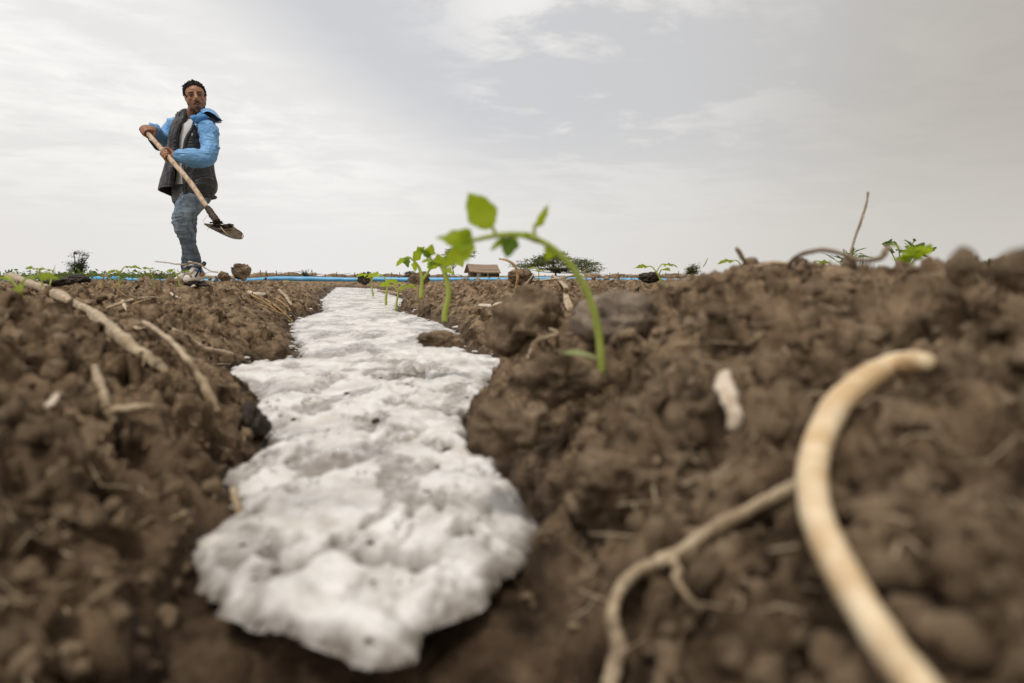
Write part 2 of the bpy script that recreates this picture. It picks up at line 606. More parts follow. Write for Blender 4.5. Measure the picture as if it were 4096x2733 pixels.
def ground_base(x, y):
    """height of the ground without its fine lumps, and the distance outside the channel"""
    x, y = np.asarray(x, float), np.asarray(y, float)
    rr = np.hypot(x, y)
    near = 1 / (1 + rr)
    wx = x + 0.05 * fbm2(x * 6, y * 6, 3, 5) * near
    wy = y + 0.05 * fbm2(x * 6, y * 6, 3, 9) * near
    sd = poly_sd(wx, wy, chan_poly)
    bed = -0.024 - 0.05 * (1 - sstep(y, 0.30, 0.44)) + 0.006 * fbm2(x * 14, y * 14, 3, 3)
    crest = CZ + np.interp(rr, CREST_Y, CREST_Z)
    c_, s_ = math.cos(-0.75), math.sin(-0.75)
    hu, hv = (x - 0.48) * c_ + (y - 0.72) * s_, -(x - 0.48) * s_ + (y - 0.72) * c_
    crest = crest + 0.125 * np.exp(-((hu - .04) / 0.40) ** 4 - (hv / 0.19) ** 2)
    crest = crest + 0.034 * bump2(x, y, 0.02, 3.2, 0.55, 0.8, 0)
    crest = crest + 0.062 * bump2(x, y, -0.66, 0.72, 0.16, 0.30, 0.35)
    crest = crest - 0.03 * bump2(x, y, -0.95, 1.35, 0.35, 0.45, 0.2)
    crest = crest + 0.016 * fbm2(x * 3.1, y * 3.1, 3, 21) * sstep(rr, 0.2, 0.8)
    crest = crest + 0.035 * fbm2(x * 0.25, y * 0.25, 3, 31) * sstep(rr, 9, 40)
    crest = crest + 0.034 * bump2(x, y, -0.93, 2.32, 0.16, 0.22, 0) + 0.022 * bump2(x, y, -1.0, 3.2, 0.3, 0.5, 0.2)
    cap = CZ + np.interp(rr, [0, .5, .7, .95, 1.2, 1.6, 3, 6], [-.006, -.006, .006, .028, .018, -.014, -.026, -.03])
    cap = cap - 0.024 * sstep(x, .26, .46) * (rr < 2) + 0.9 * (rr > 9)
    kk = 0.012
    crest = -kk * np.log(np.exp(-np.minimum(crest, CZ + .3) / kk) + np.exp(-cap / kk))
    L = np.interp(rr, [0, 0.8, 2, 5, 12], [0.085, 0.10, 0.13, 0.17, 0.25])
    z = bed + (crest - bed) * (1 - np.exp(-np.maximum(sd, 0) / L))
    return z, sd


def warped(x, y, s, seed, fill):
    """lumps with ragged outlines and broken tops"""
    a = 0.42 * s
    wx = x + a * grad2(x / (s * .55), y / (s * .55), seed + 101) + .35 * a * grad2(x / (s * .2), y / (s * .2), seed + 103)
    wy = y + a * grad2(x / (s * .55) + 31, y / (s * .55), seed + 105) + .35 * a * grad2(x / (s * .2) + 31, y / (s * .2), seed + 107)
    h = clods2(wx, wy, s, seed, fill)
    return s * h * (0.75 + 0.75 * grad2(x / (s * .8), y / (s * .8), seed + 109) + 0.45 * grad2(x / (s * .33), y / (s * .33), seed + 111))


def detail(x, y, sd):
    """clods, crumbs, cracks and smears; metres of relief along the surface normal"""
    rr = np.hypot(x, y)
    out = sstep(sd, -0.005, 0.05)
    crumb = sstep(fbm2(x * 4.5, y * 4.5, 2, 41), -0.30, 0.10)
    d = 0.017 * fbm2(x * 9, y * 9, 3, 51, 0.5)
    d = d + 0.008 * (0.55 - np.abs(grad2(x * 13 + 3, y * 13, 61)) * 2.4)
    d = d + 0.0075 * fbm2(x * 38, y * 38, 3, 65, 0.6) + 0.004 * (0.5 - np.abs(grad2(x * 55, y * 55, 67)) * 2.2)
    d = d + (0.25 + 0.75 * crumb) * (0.62 * warped(x, y, 0.058, 1, 0.42) + 0.45 * warped(x, y, 0.026, 2, 0.5))
    d = d + (0.3 + 0.7 * crumb) * 0.75 * warped(x, y, 0.0125, 3, 0.6) + 0.8 * 0.006 * clods2(x, y, 0.006, 4, 0.7) * (rr < 5)
    wx, wy = x + .012 * grad2(x * 28, y * 28, 141) + .004 * grad2(x * 90, y * 90, 143), y + .012 * grad2(x * 28, y * 28, 145) + .004 * grad2(x * 90, y * 90, 147)
    for s_, a_, sd_ in ((0.042, 0.016, 151), (0.017, 0.0075, 153)):
        lev, crack = cells2(wx, wy, s_, sd_)
        d = d + (.35 + .65 * crumb) * a_ * ((lev - .5) * sstep(crack, 0, .5) - .55 * (1 - sstep(crack, 0, .6)) + .3)
    far = sstep(rr, 2.2, 6.0)
    d = d + far * (0.42 * warped(x, y, 0.13, 5, 0.5) + 0.030 * fbm2(x * 3, y * 3, 3, 71)) * (1 - 0.6 * sstep(rr, 8, 14))
    pit = 1.3 * sstep(fbm2(x * 15, y * 15, 3, 83), 0.20, 0.36) + .8 * sstep(fbm2(x * 32, y * 32, 2, 87), 0.26, 0.40)
    d = d - 0.032 * pit * (1 - .7 * far)
    return (d - 0.010) * (0.12 + 0.88 * out)


def ground_z(x, y):
    x, y = np.atleast_1d(np.asarray(x, float)), np.atleast_1d(np.asarray(y, float))
    z, sd = ground_base(x, y)
    return z + detail(x, y, sd)


HT = np.geomspace(0.16, 40, 420)


def hit(px, py, rough=False, ymax=40):
    """distance ahead at which the line of sight through a pixel meets the ground (None when it passes over)"""
    d = ray(px, py)
    t = HT / d[1]
    x, y, z = d[0] * t, d[1] * t, CZ + d[2] * t
    g = ground_z(x, y) if rough else ground_base(x, y)[0] + 0.008
    below = np.nonzero(z < g)[0]
    if len(below) == 0 or HT[below[0]] > ymax:
        return None
    i = below[0]
    if i == 0:
        return HT[0]
    a, b = (z - g)[i - 1], (z - g)[i]
    return HT[i - 1] + (HT[i] - HT[i - 1]) * a / (a - b)


# ground sheet: fine near the lens, coarser with distance, all round
th = np.concatenate([np.arange(-180, -95, 3.2), np.arange(-95, -44, 0.9), np.arange(-44, 44, 0.15), np.arange(44, 95, 0.9), np.arange(95, 180, 3.2)])
rads = np.concatenate([np.geomspace(0.05, 0.12, 14)[:-1], np.geomspace(0.12, 0.6, 215)[:-1], np.geomspace(0.6, 4.2, 440)[:-1],
                       np.geomspace(4.2, 14, 165)[:-1], np.geomspace(14, 1200, 60)])
TH, RR = np.meshgrid(R(1) * th, rads)
gx, gy = (RR * np.sin(TH)).ravel(), (RR * np.cos(TH)).ravel()
gz, gsd = ground_base(gx, gy)
gd = detail(gx, gy, gsd)
nr, nt = len(rads), len(th)
# normals of the base sheet from its own grid
G3 = np.stack([gx, gy, gz], -1).reshape(nr, nt, 3)
dr_ = np.gradient(G3, axis=0)
dt_ = np.roll(G3, -1, 1) - np.roll(G3, 1, 1)
nn = np.cross(dt_, dr_).reshape(-1, 3)
nn /= np.linalg.norm(nn, axis=1)[:, None] + 1e-12
nn *= np.where(nn[:, 2] < 0, -1, 1)[:, None]
damp = np.minimum(1, 0.6 + 0 * gx)
V = np.column_stack([gx, gy, gz]) + nn * gd[:, None] * np.column_stack([damp, damp, np.ones_like(gx)])
lat = 0.011 * sstep(gsd, 0.0, 0.04) * np.clip(RR.ravel() / .4, .5, 2.5)
V[:, 0] += lat * (grad2(gx * 21, gy * 21, 131) + .5 * grad2(gx * 55, gy * 55, 133))
V[:, 1] += lat * (grad2(gx * 21, gy * 21, 135) + .5 * grad2(gx * 55, gy * 55, 137))
idx = np.arange(nr * nt).reshape(nr, nt)
a = idx[:-1, :]
b = idx[1:, :]
q = np.stack([a, np.roll(a, -1, 1), np.roll(b, -1, 1), b], -1).reshape(-1, 4)[:, ::-1]
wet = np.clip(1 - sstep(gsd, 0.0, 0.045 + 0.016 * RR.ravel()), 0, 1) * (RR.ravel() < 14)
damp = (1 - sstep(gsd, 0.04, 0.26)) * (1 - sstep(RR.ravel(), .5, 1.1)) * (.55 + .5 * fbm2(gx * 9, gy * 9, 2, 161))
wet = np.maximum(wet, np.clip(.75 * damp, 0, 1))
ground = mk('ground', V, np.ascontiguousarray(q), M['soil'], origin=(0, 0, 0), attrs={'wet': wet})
tag(ground, 'ploughed brown soil with an irrigation furrow', kind='structure')

# ------------------------------------------------------------------ foam and water in the furrow
rows = np.geomspace(0.30, 12.0, 640)
fx_all = np.array(foam_poly)


def edge_at(side, y):
    p = sorted(side, key=lambda s: s[1])
    return np.interp(y, [s[1] for s in p], [s[0] for s in p])


NC = 190
yy = np.repeat(rows, NC)
xl = edge_at(LEW, rows) - 0.05 - 0.06 * rows ** 0.8
xr = edge_at(RIW, rows) + 0.05 + 0.06 * rows ** 0.8
xx = (xl[:, None] + (xr - xl)[:, None] * np.linspace(0, 1, NC)[None, :]).ravel()
nf_ = 1 / (1 + 0.5 * yy)
wsc = np.interp(yy, [.3, 1, 3, 12], [1, 1.6, 3, 6])
fsd = poly_sd(xx + wsc * (0.013 * fbm2(xx * 17, yy * 13, 3, 11, .5) + .0022 * grad2(xx * 75, yy * 60, 12)), yy + wsc * (0.014 * fbm2(xx * 15, yy * 15, 2, 13, .45) + .0022 * grad2(xx * 75, yy * 60, 14)), foam_poly)
holes = [(940, 862, 75, 13), (900, 1290, 62, 34), (1060, 1250, 48, 26), (640, 1275, 40, 32), (1100, 955, 42, 12), (960, 1325, 40, 20), (1140, 1290, 30, 22), (1000, 1195, 40, 8), (780, 1250, 14, 10)]
hole = np.zeros_like(xx)
dd = np.column_stack([xx, yy])
for (hu, hv, hw, hh) in holes:
    c0 = np.array(on_plane(hu, hv))
    ex = abs(on_plane(hu + hw, hv)[0] - c0[0])
    ey = abs(on_plane(hu, hv - hh)[1] - c0[1])
    rr_ = np.hypot((xx - c0[0]) / ex, (yy - c0[1]) / ey) + 1.35 * fbm2(xx * 34, yy * 26, 3, 15)
    hole = np.maximum(hole, 1 - sstep(rr_, 0.25, 1.05))
edge_w = np.interp(yy, [0.3, 0.8, 2, 12], [0.022, 0.026, 0.045, 0.09])
dep = np.clip(-fsd / edge_w, 0, 1)
prof = np.sqrt(1 - (1 - dep) ** 2)
wfx, wfy = xx + .012 * grad2(xx * 28, yy * 28, 5), yy + .012 * grad2(xx * 28 + 9, yy * 28, 6)
lump = 0.013 * fbm2(xx * 11, yy * 7, 2, 17) + 0.006 * fbm2(xx * 30, yy * 22, 2, 18) + 0.0022 * fbm2(xx * 85, yy * 70, 2, 20)
lump = lump + 0.10 * (0.055 * clods2(wfx, wfy, 0.055, 7, 0.7) + .6 * 0.022 * clods2(wfx, wfy, 0.022, 8, 0.7)) - 0.002
calm = sstep(yy, 1.3, 3.0)
ripple = 0.008 * fbm2(xx * 5, yy * 6, 3, 19) + 0.003 * grad2(xx * 12, yy * 18, 23)
rise = np.interp(yy, [0.3, 0.40, 0.6, 12], [-0.004, 0.0, 0.0, 0.0])
ed_ = np.interp(yy, [0.3, 0.5, 0.8], [0.007, 0.010, 0.020])
fz = ZF - ed_ + (ed_ + rise) * prof + (lump * (1 - 0.75 * calm) - .005 * sstep(fbm2(xx * 15, yy * 9, 5, 25, .6), 0.0, 0.34) + ripple * (0.3 + calm)) * prof - 0.040 * hole
fz = np.where(fsd > 0, ZF - ed_ - .002, fz)
fidx = np.arange(len(rows) * NC).reshape(len(rows), NC)
fq = np.stack([fidx[:-1, :-1], fidx[:-1, 1:], fidx[1:, 1:], fidx[1:, :-1]], -1).reshape(-1, 4)
keep = (fsd[fq].max(1) < 0.002)
fq = fq[keep]
used = np.unique(fq)
remap = np.full(len(xx), -1)
remap[used] = np.arange(len(used))
FV = np.column_stack([xx, yy, fz])[used]


def foam_extra(k, v, col, b):
    at = k.n('ShaderNodeAttribute', attribute_name='thin').outputs['Fac']
    muddy = k.ss(k.noise(v, 12, 5, 0.65), 0.46, 0.72)
    col = k.mix(k.m('MULTIPLY', muddy, 0.60), col, (0.44, 0.36, 0.28))
    st = k.n('ShaderNodeMapping')
    k.t.links.new(v, st.inputs[0])
    st.inputs['Scale'].default_value = (1.0, 1.6, 1.0)
    grey = k.ss(k.noise(st.outputs[0], 4.2, 6, 0.68, 0.6), 0.47, 0.66)  # stretched grey streaks: ripple shading put into the foam colour
    col = k.mix(k.m('MULTIPLY', grey, 0.68), col, (0.40, 0.375, 0.35))
    speck = k.ss(k.noise(v, 130, 3, 0.6), 0.66, 0.76)
    col = k.mix(k.m('MULTIPLY', speck, 0.45), col, (0.30, 0.235, 0.17))
    col = k.mix(k.m('MULTIPLY', at, k.ss(k.noise(v, 48, 4, 0.65), 0.3, 0.62, 0.5, 1.0)), col, (0.20, 0.165, 0.132))
    k.put(b.inputs['Roughness'], k.m('SUBTRACT', 0.42, k.m('MULTIPLY', at, 0.32)))
    return col


M['foam'] = material('foam', (0.74, 0.70, 0.645), (0.86, 0.835, 0.80), scale=30, rough=0.24, bump=0.35, bscale=110, bdist=0.004, spec=0.5, extra=foam_extra)
pnoise = fbm2(xx * 15, yy * 9, 5, 25, .6) * (1 - sstep(yy, 1.2, 2)) + fbm2(xx * 6, yy * 3.2, 5, 26, .6) * sstep(yy, 1.2, 2)
patch = sstep(pnoise, -0.06, 0.30) * np.interp(yy, [.3, .8, 1.5, 4], [.85, .85, .75, .6])
thin_all = np.clip(np.maximum.reduce([0.95 * (1 - sstep(-fsd / edge_w + .35 * fbm2(xx * 40, yy * 30, 2, 28), 0.0, 0.75)), hole, patch]), 0, 1)
thin = thin_all[used]
foam = mk('foam', FV, np.ascontiguousarray(remap[fq]), M['foam'], origin=(0, 0, 0), attrs={'thin': thin})
tag(foam, 'white froth floating down the irrigation furrow', kind='stuff')

M['water'] = material('muddy_water', (0.05, 0.038, 0.028), (0.085, 0.065, 0.048), scale=9, rough=0.12, bump=0.15, bscale=40, bdist=0.004, spec=0.5)
wy_ = np.geomspace(0.75, 11.6, 90)
wl, wr = edge_at(LEW, wy_) + 0.01, edge_at(RIW, wy_) - 0.01
nw = 13
wv = np.array([(wl[i] + (wr[i] - wl[i]) * j / (nw - 1), wy_[i], ZF - 0.017) for i in range(90) for j in range(nw)])
wf = [(i * nw + j, i * nw + j + 1, (i + 1) * nw + j + 1, (i + 1) * nw + j) for i in range(89) for j in range(nw - 1)]
tag(mk('water', wv, wf, M['water'], origin=(0, 0, 0)), 'muddy water standing under the froth', kind='structure')

# ------------------------------------------------------------------ crumbs of soil scattered over the banks (nobody could count them)
nC = 9000
ct = R(1) * rng.uniform(-47, 47, nC)
cr = np.exp(rng.uniform(math.log(0.2), math.log(9), nC))
cx, cy = cr * np.sin(ct), cr * np.cos(ct)
cz, csd = ground_base(cx, cy)
cz = cz + detail(cx, cy, csd)
ok = (csd > 0.012) | ((csd > -.004) & (rng.random(nC) < .4))
size = np.exp(rng.normal(math.log(0.0034), 0.6, nC)) * (1 + 0.35 * np.maximum(cr - 1, 0))
size = np.clip(size, 0.0016, np.where(cr < 1.5, .009, .030))
iv, ifc = ico(2)
iv1, ifc1 = ico(1)
VV, FF, n0 = [], [], 0
for i in np.nonzero(ok)[0]:
    bv, bf = (iv, ifc) if size[i] / cr[i] > 0.006 else (iv1, ifc1)
    a_ = rng.uniform(0, 100, 3)
    s_ = 1 + 0.50 * vnoise3(bv * 1.2 + a_) + 0.45 * (.5 - np.abs(vnoise3(bv * 1.9 + a_))) + 0.30 * vnoise3(bv * 3.3 + a_)
    v_ = bv * s_[:, None] * rng.uniform(0.65, 1.3, 3) * size[i]
    VV.append(v_ + (cx[i], cy[i], cz[i] + size[i] * 0.3))
    FF.append(np.array(bf) + n0)
    n0 += len(v_)
VV = np.concatenate(VV)
FF = np.concatenate(FF)
cw = np.zeros(len(VV))
tag(mk('soil_crumbs', VV, FF, M['clod'], origin=(0, 0, 0), smooth=False, attrs={'wet': cw}), 'loose crumbs of dry soil lying over both banks', kind='stuff')

# short bits of straw litter
nS = 900
lt = R(1) * rng.uniform(-46, 46, nS)
lr = np.exp(rng.uniform(math.log(0.22), math.log(8), nS))
lx, ly = lr * np.sin(lt), lr * np.cos(lt)
lz, lsd = ground_base(lx, ly)
lz = lz + detail(lx, ly, lsd)
mb = MB()
for i in range(nS):
    if lsd[i] < 0.015:
        continue
    L_ = rng.uniform(0.005, 0.024) * (1 + 0.35 * max(lr[i] - 1, 0))
    an = rng.uniform(0, math.pi)
    dv = np.array((math.cos(an), math.sin(an), 0)) * L_
    x3 = np.array([lx[i] + dv[0] * t_ for t_ in (-.5, 0, .5)])
    y3 = np.array([ly[i] + dv[1] * t_ for t_ in (-.5, 0, .5)])
    z3 = ground_z(x3, y3)
    rad = rng.uniform(0.0004, 0.0012) * (1 + 0.3 * max(lr[i] - 1, 0))
    z3 = np.maximum(z3, z3.mean()) + rad * 0.6
    mb.add(*tube(np.column_stack([x3, y3, z3]), rad, 5, flat=0.5))
tag(mb.build('straw_litter', M['straw'], origin=(0, 0, 0)), 'short bits of dry straw littering the soil', kind='stuff')

# glassy bubbles riding on the froth
M['bubble'] = material('bubble', (0.80, 0.79, 0.77), (0.88, 0.87, 0.86), rough=0.04, spec=0.9)
M['bubble'].node_tree.nodes['Principled BSDF'].inputs['Transmission Weight'].default_value = 0.25
cand = np.nonzero((fsd < -.012) & (hole < .1) & (yy < 1.1))[0]
mb = MB()
cl_ = cand[rng.integers(0, len(cand), 45)]
for c_i in cl_:
    for k_ in range(rng.integers(3, 9)):
        i_ = c_i
        r_b = rng.uniform(.0008, .0028) * (0.7 + .6 * yy[i_])
        off = rng.normal(0, .007, 2) * (0.6 + yy[i_])
        v_, f_ = ico(2)
        mb.add(v_ * r_b + (xx[i_] + off[0], yy[i_] + off[1], fz[i_] + r_b * .3), f_)
tag(mb.build('foam_bubbles', M['bubble'], origin=(0, 0, 0)), 'clusters of tiny glassy bubbles on the froth', kind='stuff')

# flecks of froth stranded on the mud along the edges
fl_c = np.nonzero((fsd > 0.0) & (fsd < .012 + .012 * yy) & (yy > 1.25) & (yy < 6))[0]
fl_c = fl_c[rng.integers(0, len(fl_c), 260)]
gfl = ground_z(xx[fl_c], yy[fl_c])
mb = MB()
for i_, g0 in zip(fl_c, gfl):
    if g0 > ZF + .02:
        continue
    r_b = np.exp(rng.normal(math.log(.0015), .5)) * (0.7 + .6 * yy[i_])
    v_, f_ = ico(2)
    s_ = 1 + .5 * vnoise3(v_ * 1.6 + i_) + .3 * vnoise3(v_ * 4 + i_)
    mb.add(v_ * s_[:, None] * r_b * np.array((1.5, 1.3, .55)) + (xx[i_], yy[i_], max(g0, ZF - .014) + r_b * .15), f_)
tag(mb.build('froth_flecks', M['foam'], origin=(0, 0, 0)), 'flecks of froth stranded on the mud along the furrow', kind='stuff')

# specks of mud caught in the froth
mb = MB()
wgt = np.clip(hole ** 1.5 + .03 * thin_all, 0, 1) * (fsd < -.006) * (yy < 1.6)
pick = rng.choice(len(xx), 150, p=wgt / wgt.sum())
for i_ in pick:
    r_b = np.exp(rng.normal(math.log(.0016), .5)) * (0.7 + .5 * yy[i_])
    v_, f_ = ico(2)
    s_ = 1 + .6 * vnoise3(v_ * 1.5 + i_) + .3 * vnoise3(v_ * 4 + i_)
    mb.add(v_ * s_[:, None] * r_b * np.array((1.5, 1.1, .7)) + (xx[i_], yy[i_], fz[i_] + r_b * .2), f_)
tag(mb.build('mud_specks', M['wet_soil'], origin=(0, 0, 0)), 'dark specks of wet mud caught in the froth', kind='stuff')

# hair-thin fibres of straw and root tangled in the soil
nS = 1000
lt = R(1) * np.where(rng.random(nS) < .62, rng.uniform(-44, -6, nS), rng.uniform(-2, 42, nS))
lr = np.exp(rng.uniform(math.log(0.3), math.log(5), nS))
lx, ly = lr * np.sin(lt), lr * np.cos(lt)
lsd = ground_base(lx, ly)[1]
mb = MB()
P5, R5 = [], []
for i in np.nonzero(lsd > 0.012)[0]:
    L_ = rng.uniform(0.015, 0.055) * (1 + 0.3 * max(lr[i] - 1, 0))
    an = rng.normal(-.9, .7) if lx[i] < 0 else rng.uniform(0, math.pi)
    t5 = np.linspace(-.5, .5, 5)
    cv_ = rng.uniform(-.5, .5)
    P5.append(np.column_stack([lx[i] + L_ * (np.cos(an) * t5 - np.sin(an) * cv_ * t5 ** 2), ly[i] + L_ * (np.sin(an) * t5 + np.cos(an) * cv_ * t5 ** 2)]))
    R5.append(rng.uniform(0.00025, 0.00075) * (1 + 0.4 * max(lr[i] - 1, 0)))
P5 = np.array(P5)
Z5 = ground_z(P5[..., 0].ravel(), P5[..., 1].ravel()).reshape(-1, 5)
for p5, z5, r5 in zip(P5, Z5, R5):
    z5 = np.maximum(z5, .55 * z5.mean() + .45 * z5.max()) + r5
    mb.add(*tube(np.column_stack([p5, z5]), [r5, r5 * 1.2, r5, r5, r5 * .5], 4))
tag(mb.build('straw_fibres', M['straw'], origin=(0, 0, 0)), 'hair-thin dry fibres tangled in the soil of both banks', kind='stuff')
# ------------------------------------------------------------------ the man with the shovel
def skin_extra(k, v, col, b):
    at = k.n('ShaderNodeAttribute', attribute_name='stubble').outputs['Fac']
    return k.mix(k.m('MULTIPLY', at, k.ss(k.noise(v, 420, 2), 0.25, 0.6, 0.7, 1.0)), col, (0.022, 0.013, 0.010))


M['skin'] = material('skin', (0.32, 0.155, 0.088), (0.41, 0.21, 0.125), extra=skin_extra, scale=30, rough=0.45, bump=0.12, bscale=400, bdist=0.001, spec=0.4, sss=0.05)
M['hair'] = material('hair', (0.010, 0.007, 0.006), (0.022, 0.016, 0.013), scale=90, rough=0.8, bump=0.9, bscale=220, bdist=0.006, spec=0.25)
M['stubble'] = material('stubble', (0.030, 0.017, 0.012), (0.07, 0.036, 0.022), scale=140, rough=0.7)
M['lid'] = material('eyelid_skin', (0.21, 0.10, 0.06), (0.26, 0.125, 0.075), rough=0.5)
M['lip'] = material('lip', (0.22, 0.11, 0.085), (0.28, 0.15, 0.12), scale=60, rough=0.45)
M['eye_white'] = material('eye_white', (0.34, 0.28, 0.24), (0.38, 0.32, 0.28), rough=0.25)
M['iris'] = material('iris', (0.012, 0.007, 0.005), (0.02, 0.012, 0.008), rough=0.15, spec=0.6)
def nylon_extra(k, v, col, b):
    """crumpled thin cloth: sharp creases in the relief"""
    sx = k.n('ShaderNodeMapping')
    k.t.links.new(v, sx.inputs[0])
    sx.inputs['Scale'].default_value = (1.0, 1.0, 1.7)
    sx.inputs['Rotation'].default_value = (0, 0.5, 0)
    h1 = k.m('ABSOLUTE', k.m('SUBTRACT', k.noise(sx.outputs[0], 7.5, 2, 0.4, 1.0), 0.5))
    h2 = k.m('ABSOLUTE', k.m('SUBTRACT', k.noise(sx.outputs[0], 19, 2, 0.5, 0.6), 0.5))
    h = k.m('ADD', h1, k.m('MULTIPLY', h2, 0.22))
    bn = k.n('ShaderNodeBump')
    bn.inputs['Strength'].default_value = 0.8
    bn.inputs['Distance'].default_value = 0.045
    k.t.links.new(h, bn.inputs['Height'])
    k.t.links.new(bn.outputs[0], b.inputs['Normal'])
    b.inputs['Sheen Weight'].default_value = 0.25
    b.inputs['Sheen Roughness'].default_value = 0.4
    return col


M['blue'] = material('blue_nylon', (0.13, 0.35, 0.68), (0.20, 0.44, 0.76), scale=7, rough=0.5, spec=0.45, extra=nylon_extra)
M['blue_knit'] = material('blue_lining', (0.05, 0.20, 0.50), (0.10, 0.33, 0.68), scale=240, rough=0.6, bump=0.6, bscale=300, bdist=0.002)
M['dark'] = material('dark_nylon', (0.026, 0.027, 0.029), (0.045, 0.045, 0.047), scale=9, rough=0.5, spec=0.45, extra=nylon_extra)
M['navy'] = material('navy_cloth', (0.008, 0.012, 0.022), (0.014, 0.02, 0.035), scale=20, rough=0.7)
M['shirt'] = material('grey_white_jersey', (0.68, 0.68, 0.70), (0.76, 0.76, 0.77), scale=300, rough=0.85, bump=0.25, bscale=18, bdist=0.01)


def jean_extra(k, v, col, b):
    sx = k.n('ShaderNodeMapping')
    k.t.links.new(v, sx.inputs[0])
    sx.inputs['Scale'].default_value = (1.6, 1.6, .6)
    fade = k.ss(k.noise(sx.outputs[0], 6, 4, 0.6), 0.44, 0.68)
    col = k.mix(k.m('MULTIPLY', fade, 0.6), col, (0.36, 0.43, 0.49))
    z_ = k.n('ShaderNodeSeparateXYZ')
    k.t.links.new(v, z_.inputs[0])
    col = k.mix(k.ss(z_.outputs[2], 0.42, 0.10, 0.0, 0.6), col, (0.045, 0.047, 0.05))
    mudm = k.m('MULTIPLY', k.ss(k.noise(v, 11, 4, 0.6), 0.58, 0.72), 0.5)
    return k.mix(mudm, col, (0.15, 0.115, 0.085))


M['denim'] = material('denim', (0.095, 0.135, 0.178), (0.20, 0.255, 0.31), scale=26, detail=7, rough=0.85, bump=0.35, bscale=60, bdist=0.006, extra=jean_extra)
M['shoe'] = material('white_leather', (0.60, 0.54, 0.47), (0.76, 0.71, 0.65), scale=40, rough=0.5)
M['shoe_tan'] = material('tan_suede', (0.30, 0.23, 0.17), (0.42, 0.34, 0.27), scale=60, rough=0.8)
M['shoe_blue'] = material('blue_stripe', (0.03, 0.14, 0.40), (0.05, 0.19, 0.50), scale=40, rough=0.5)
M['shoe_navy'] = material('navy_stripe', (0.012, 0.022, 0.05), (0.02, 0.035, 0.07), scale=40, rough=0.5)
M['lace'] = material('lace', (0.70, 0.68, 0.68), (0.80, 0.78, 0.77), rough=0.8)
M['sole'] = material('sole', (0.62, 0.54, 0.44), (0.74, 0.66, 0.56), scale=50, rough=0.6)
M['metal'] = material('zip_metal', (0.6, 0.58, 0.55), (0.7, 0.68, 0.64), rough=0.35)


def wrinkle(v, no, amp, scale, stretch=(1, 1, 1), seed=0, ridged=True):
    p = v * np.asarray(stretch) * scale
    p = p + 0.7 * np.column_stack([vnoise3(p * 0.7 + 9.1, seed + 1), vnoise3(p * 0.7 + 3.3, seed + 2), vnoise3(p * 0.7 - 5.2, seed + 3)])
    n_ = vnoise3(p, seed)
    if ridged:
        n_ = 1 - 2 * np.abs(n_) ** 0.8
    n2 = vnoise3(p * 2.3 + 4, seed + 5)
    a = amp if np.isscalar(amp) else np.asarray(amp)
    return v + no * ((n_ * 0.75 + n2 * 0.35) * a)[:, None]


def chain(mb, rows, seg=16, n=None, flat=1.0, up=(0, -1, 0)):
    """rows of (crop x, crop y, metres ahead, radius)"""
    pts = np.array([P1(r[0], r[1], r[2]) for r in rows])
    rad = np.array([r[3] for r in rows])
    mb.add(*tube(pts, rad, seg, n or len(rows) * 4, flat=flat, up=up))
    for p, r in ((pts[0], rad[0]), (pts[-1], rad[-1])):
        mb.add(*ell(p, (r * .98,) * 3, sub=2))
    return pts


def S(x, y, yy_):                                               # point from the close-up of the shoe
    return X(700 + x / 11.2, 1010 + y / 11.2, yy_)


YM = 5.6                                                        # the man stands this far ahead
SHAFT = [P1(222, 722, 5.46), P1(520, 1062, 5.26), P1(800, 1387, 5.10), P1(985, 1655, 5.0), P1(1060, 1765, 4.97), P1(1150, 1895, 4.94)]
sh = spline(SHAFT, 60)
foot_at = X(815, 1128, 5.5)
person = None

body = MB()
# trunk, neck, legs and arms under the clothes
body.add(*ell(P1(880, 1560, 5.62), (0.125, 0.095, 0.10)))
chain(body, [(878, 1560, 5.62, .10), (865, 1300, 5.62, .098), (850, 1050, 5.62, .092), (845, 820, 5.615, .092), (842, 730, 5.60, .075)], 20)
chain(body, [(838, 760, 5.60, .075), (842, 650, 5.595, .055), (850, 570, 5.575, .050), (872, 480, 5.565, .049), (882, 430, 5.56, .046)], 20)
chain(body, [(710, 715, 5.66, .048), (645, 705, 5.69, .048), (590, 745, 5.71, .046), (540, 830, 5.71, .046), (495, 895, 5.68, .042)], 14)
RWR = [(495, 895, 5.68, .042), (430, 830, 5.60, .038), (372, 770, 5.53, .031), (330, 735, 5.485, .027)]
chain(body, RWR, 14)
chain(body, [(930, 735, 5.58, .05), (1020, 750, 5.52, .052), (1055, 860, 5.46, .054), (1045, 1000, 5.42, .048), (1005, 1095, 5.385, .045)], 14)
LWR = [(1005, 1095, 5.385, .045), (880, 1095, 5.34, .042), (760, 1085, 5.305, .034), (665, 1078, 5.28, .027), (630, 1076, 5.272, .027)]
chain(body, LWR, 14)
NLEG = [(950, 1560, 5.60, .080), (800, 1670, 5.49, .076), (732, 1850, 5.42, .058), (728, 1930, 5.42, .054), (790, 2170, 5.46, .046), (845, 2330, 5.49, .04), (880, 2450, 5.5, .037), (900, 2530, 5.5, .035)]
FLEG = [(760, 1540, 5.72, .088), (745, 1680, 5.76, .074), (792, 1880, 5.80, .052), (800, 2100, 5.83, .046), (797, 2350, 5.86, .038), (788, 2560, 5.88, .034)]
chain(body, NLEG, 16)
chain(body, FLEG, 16)
body.add(*tube([P1(900, 2530, 5.5), S(1150, 980, 5.49), S(800, 1120, 5.435), S(560, 1235, 5.385)], [.033, .030, .028, .018], 12, 14))
body.add(*tube([P1(795, 2560, 5.88), P1(790, 2640, 5.88), P1(760, 2680, 5.80), P1(745, 2690, 5.74)], [.033, .030, .028, .018], 12, 14))

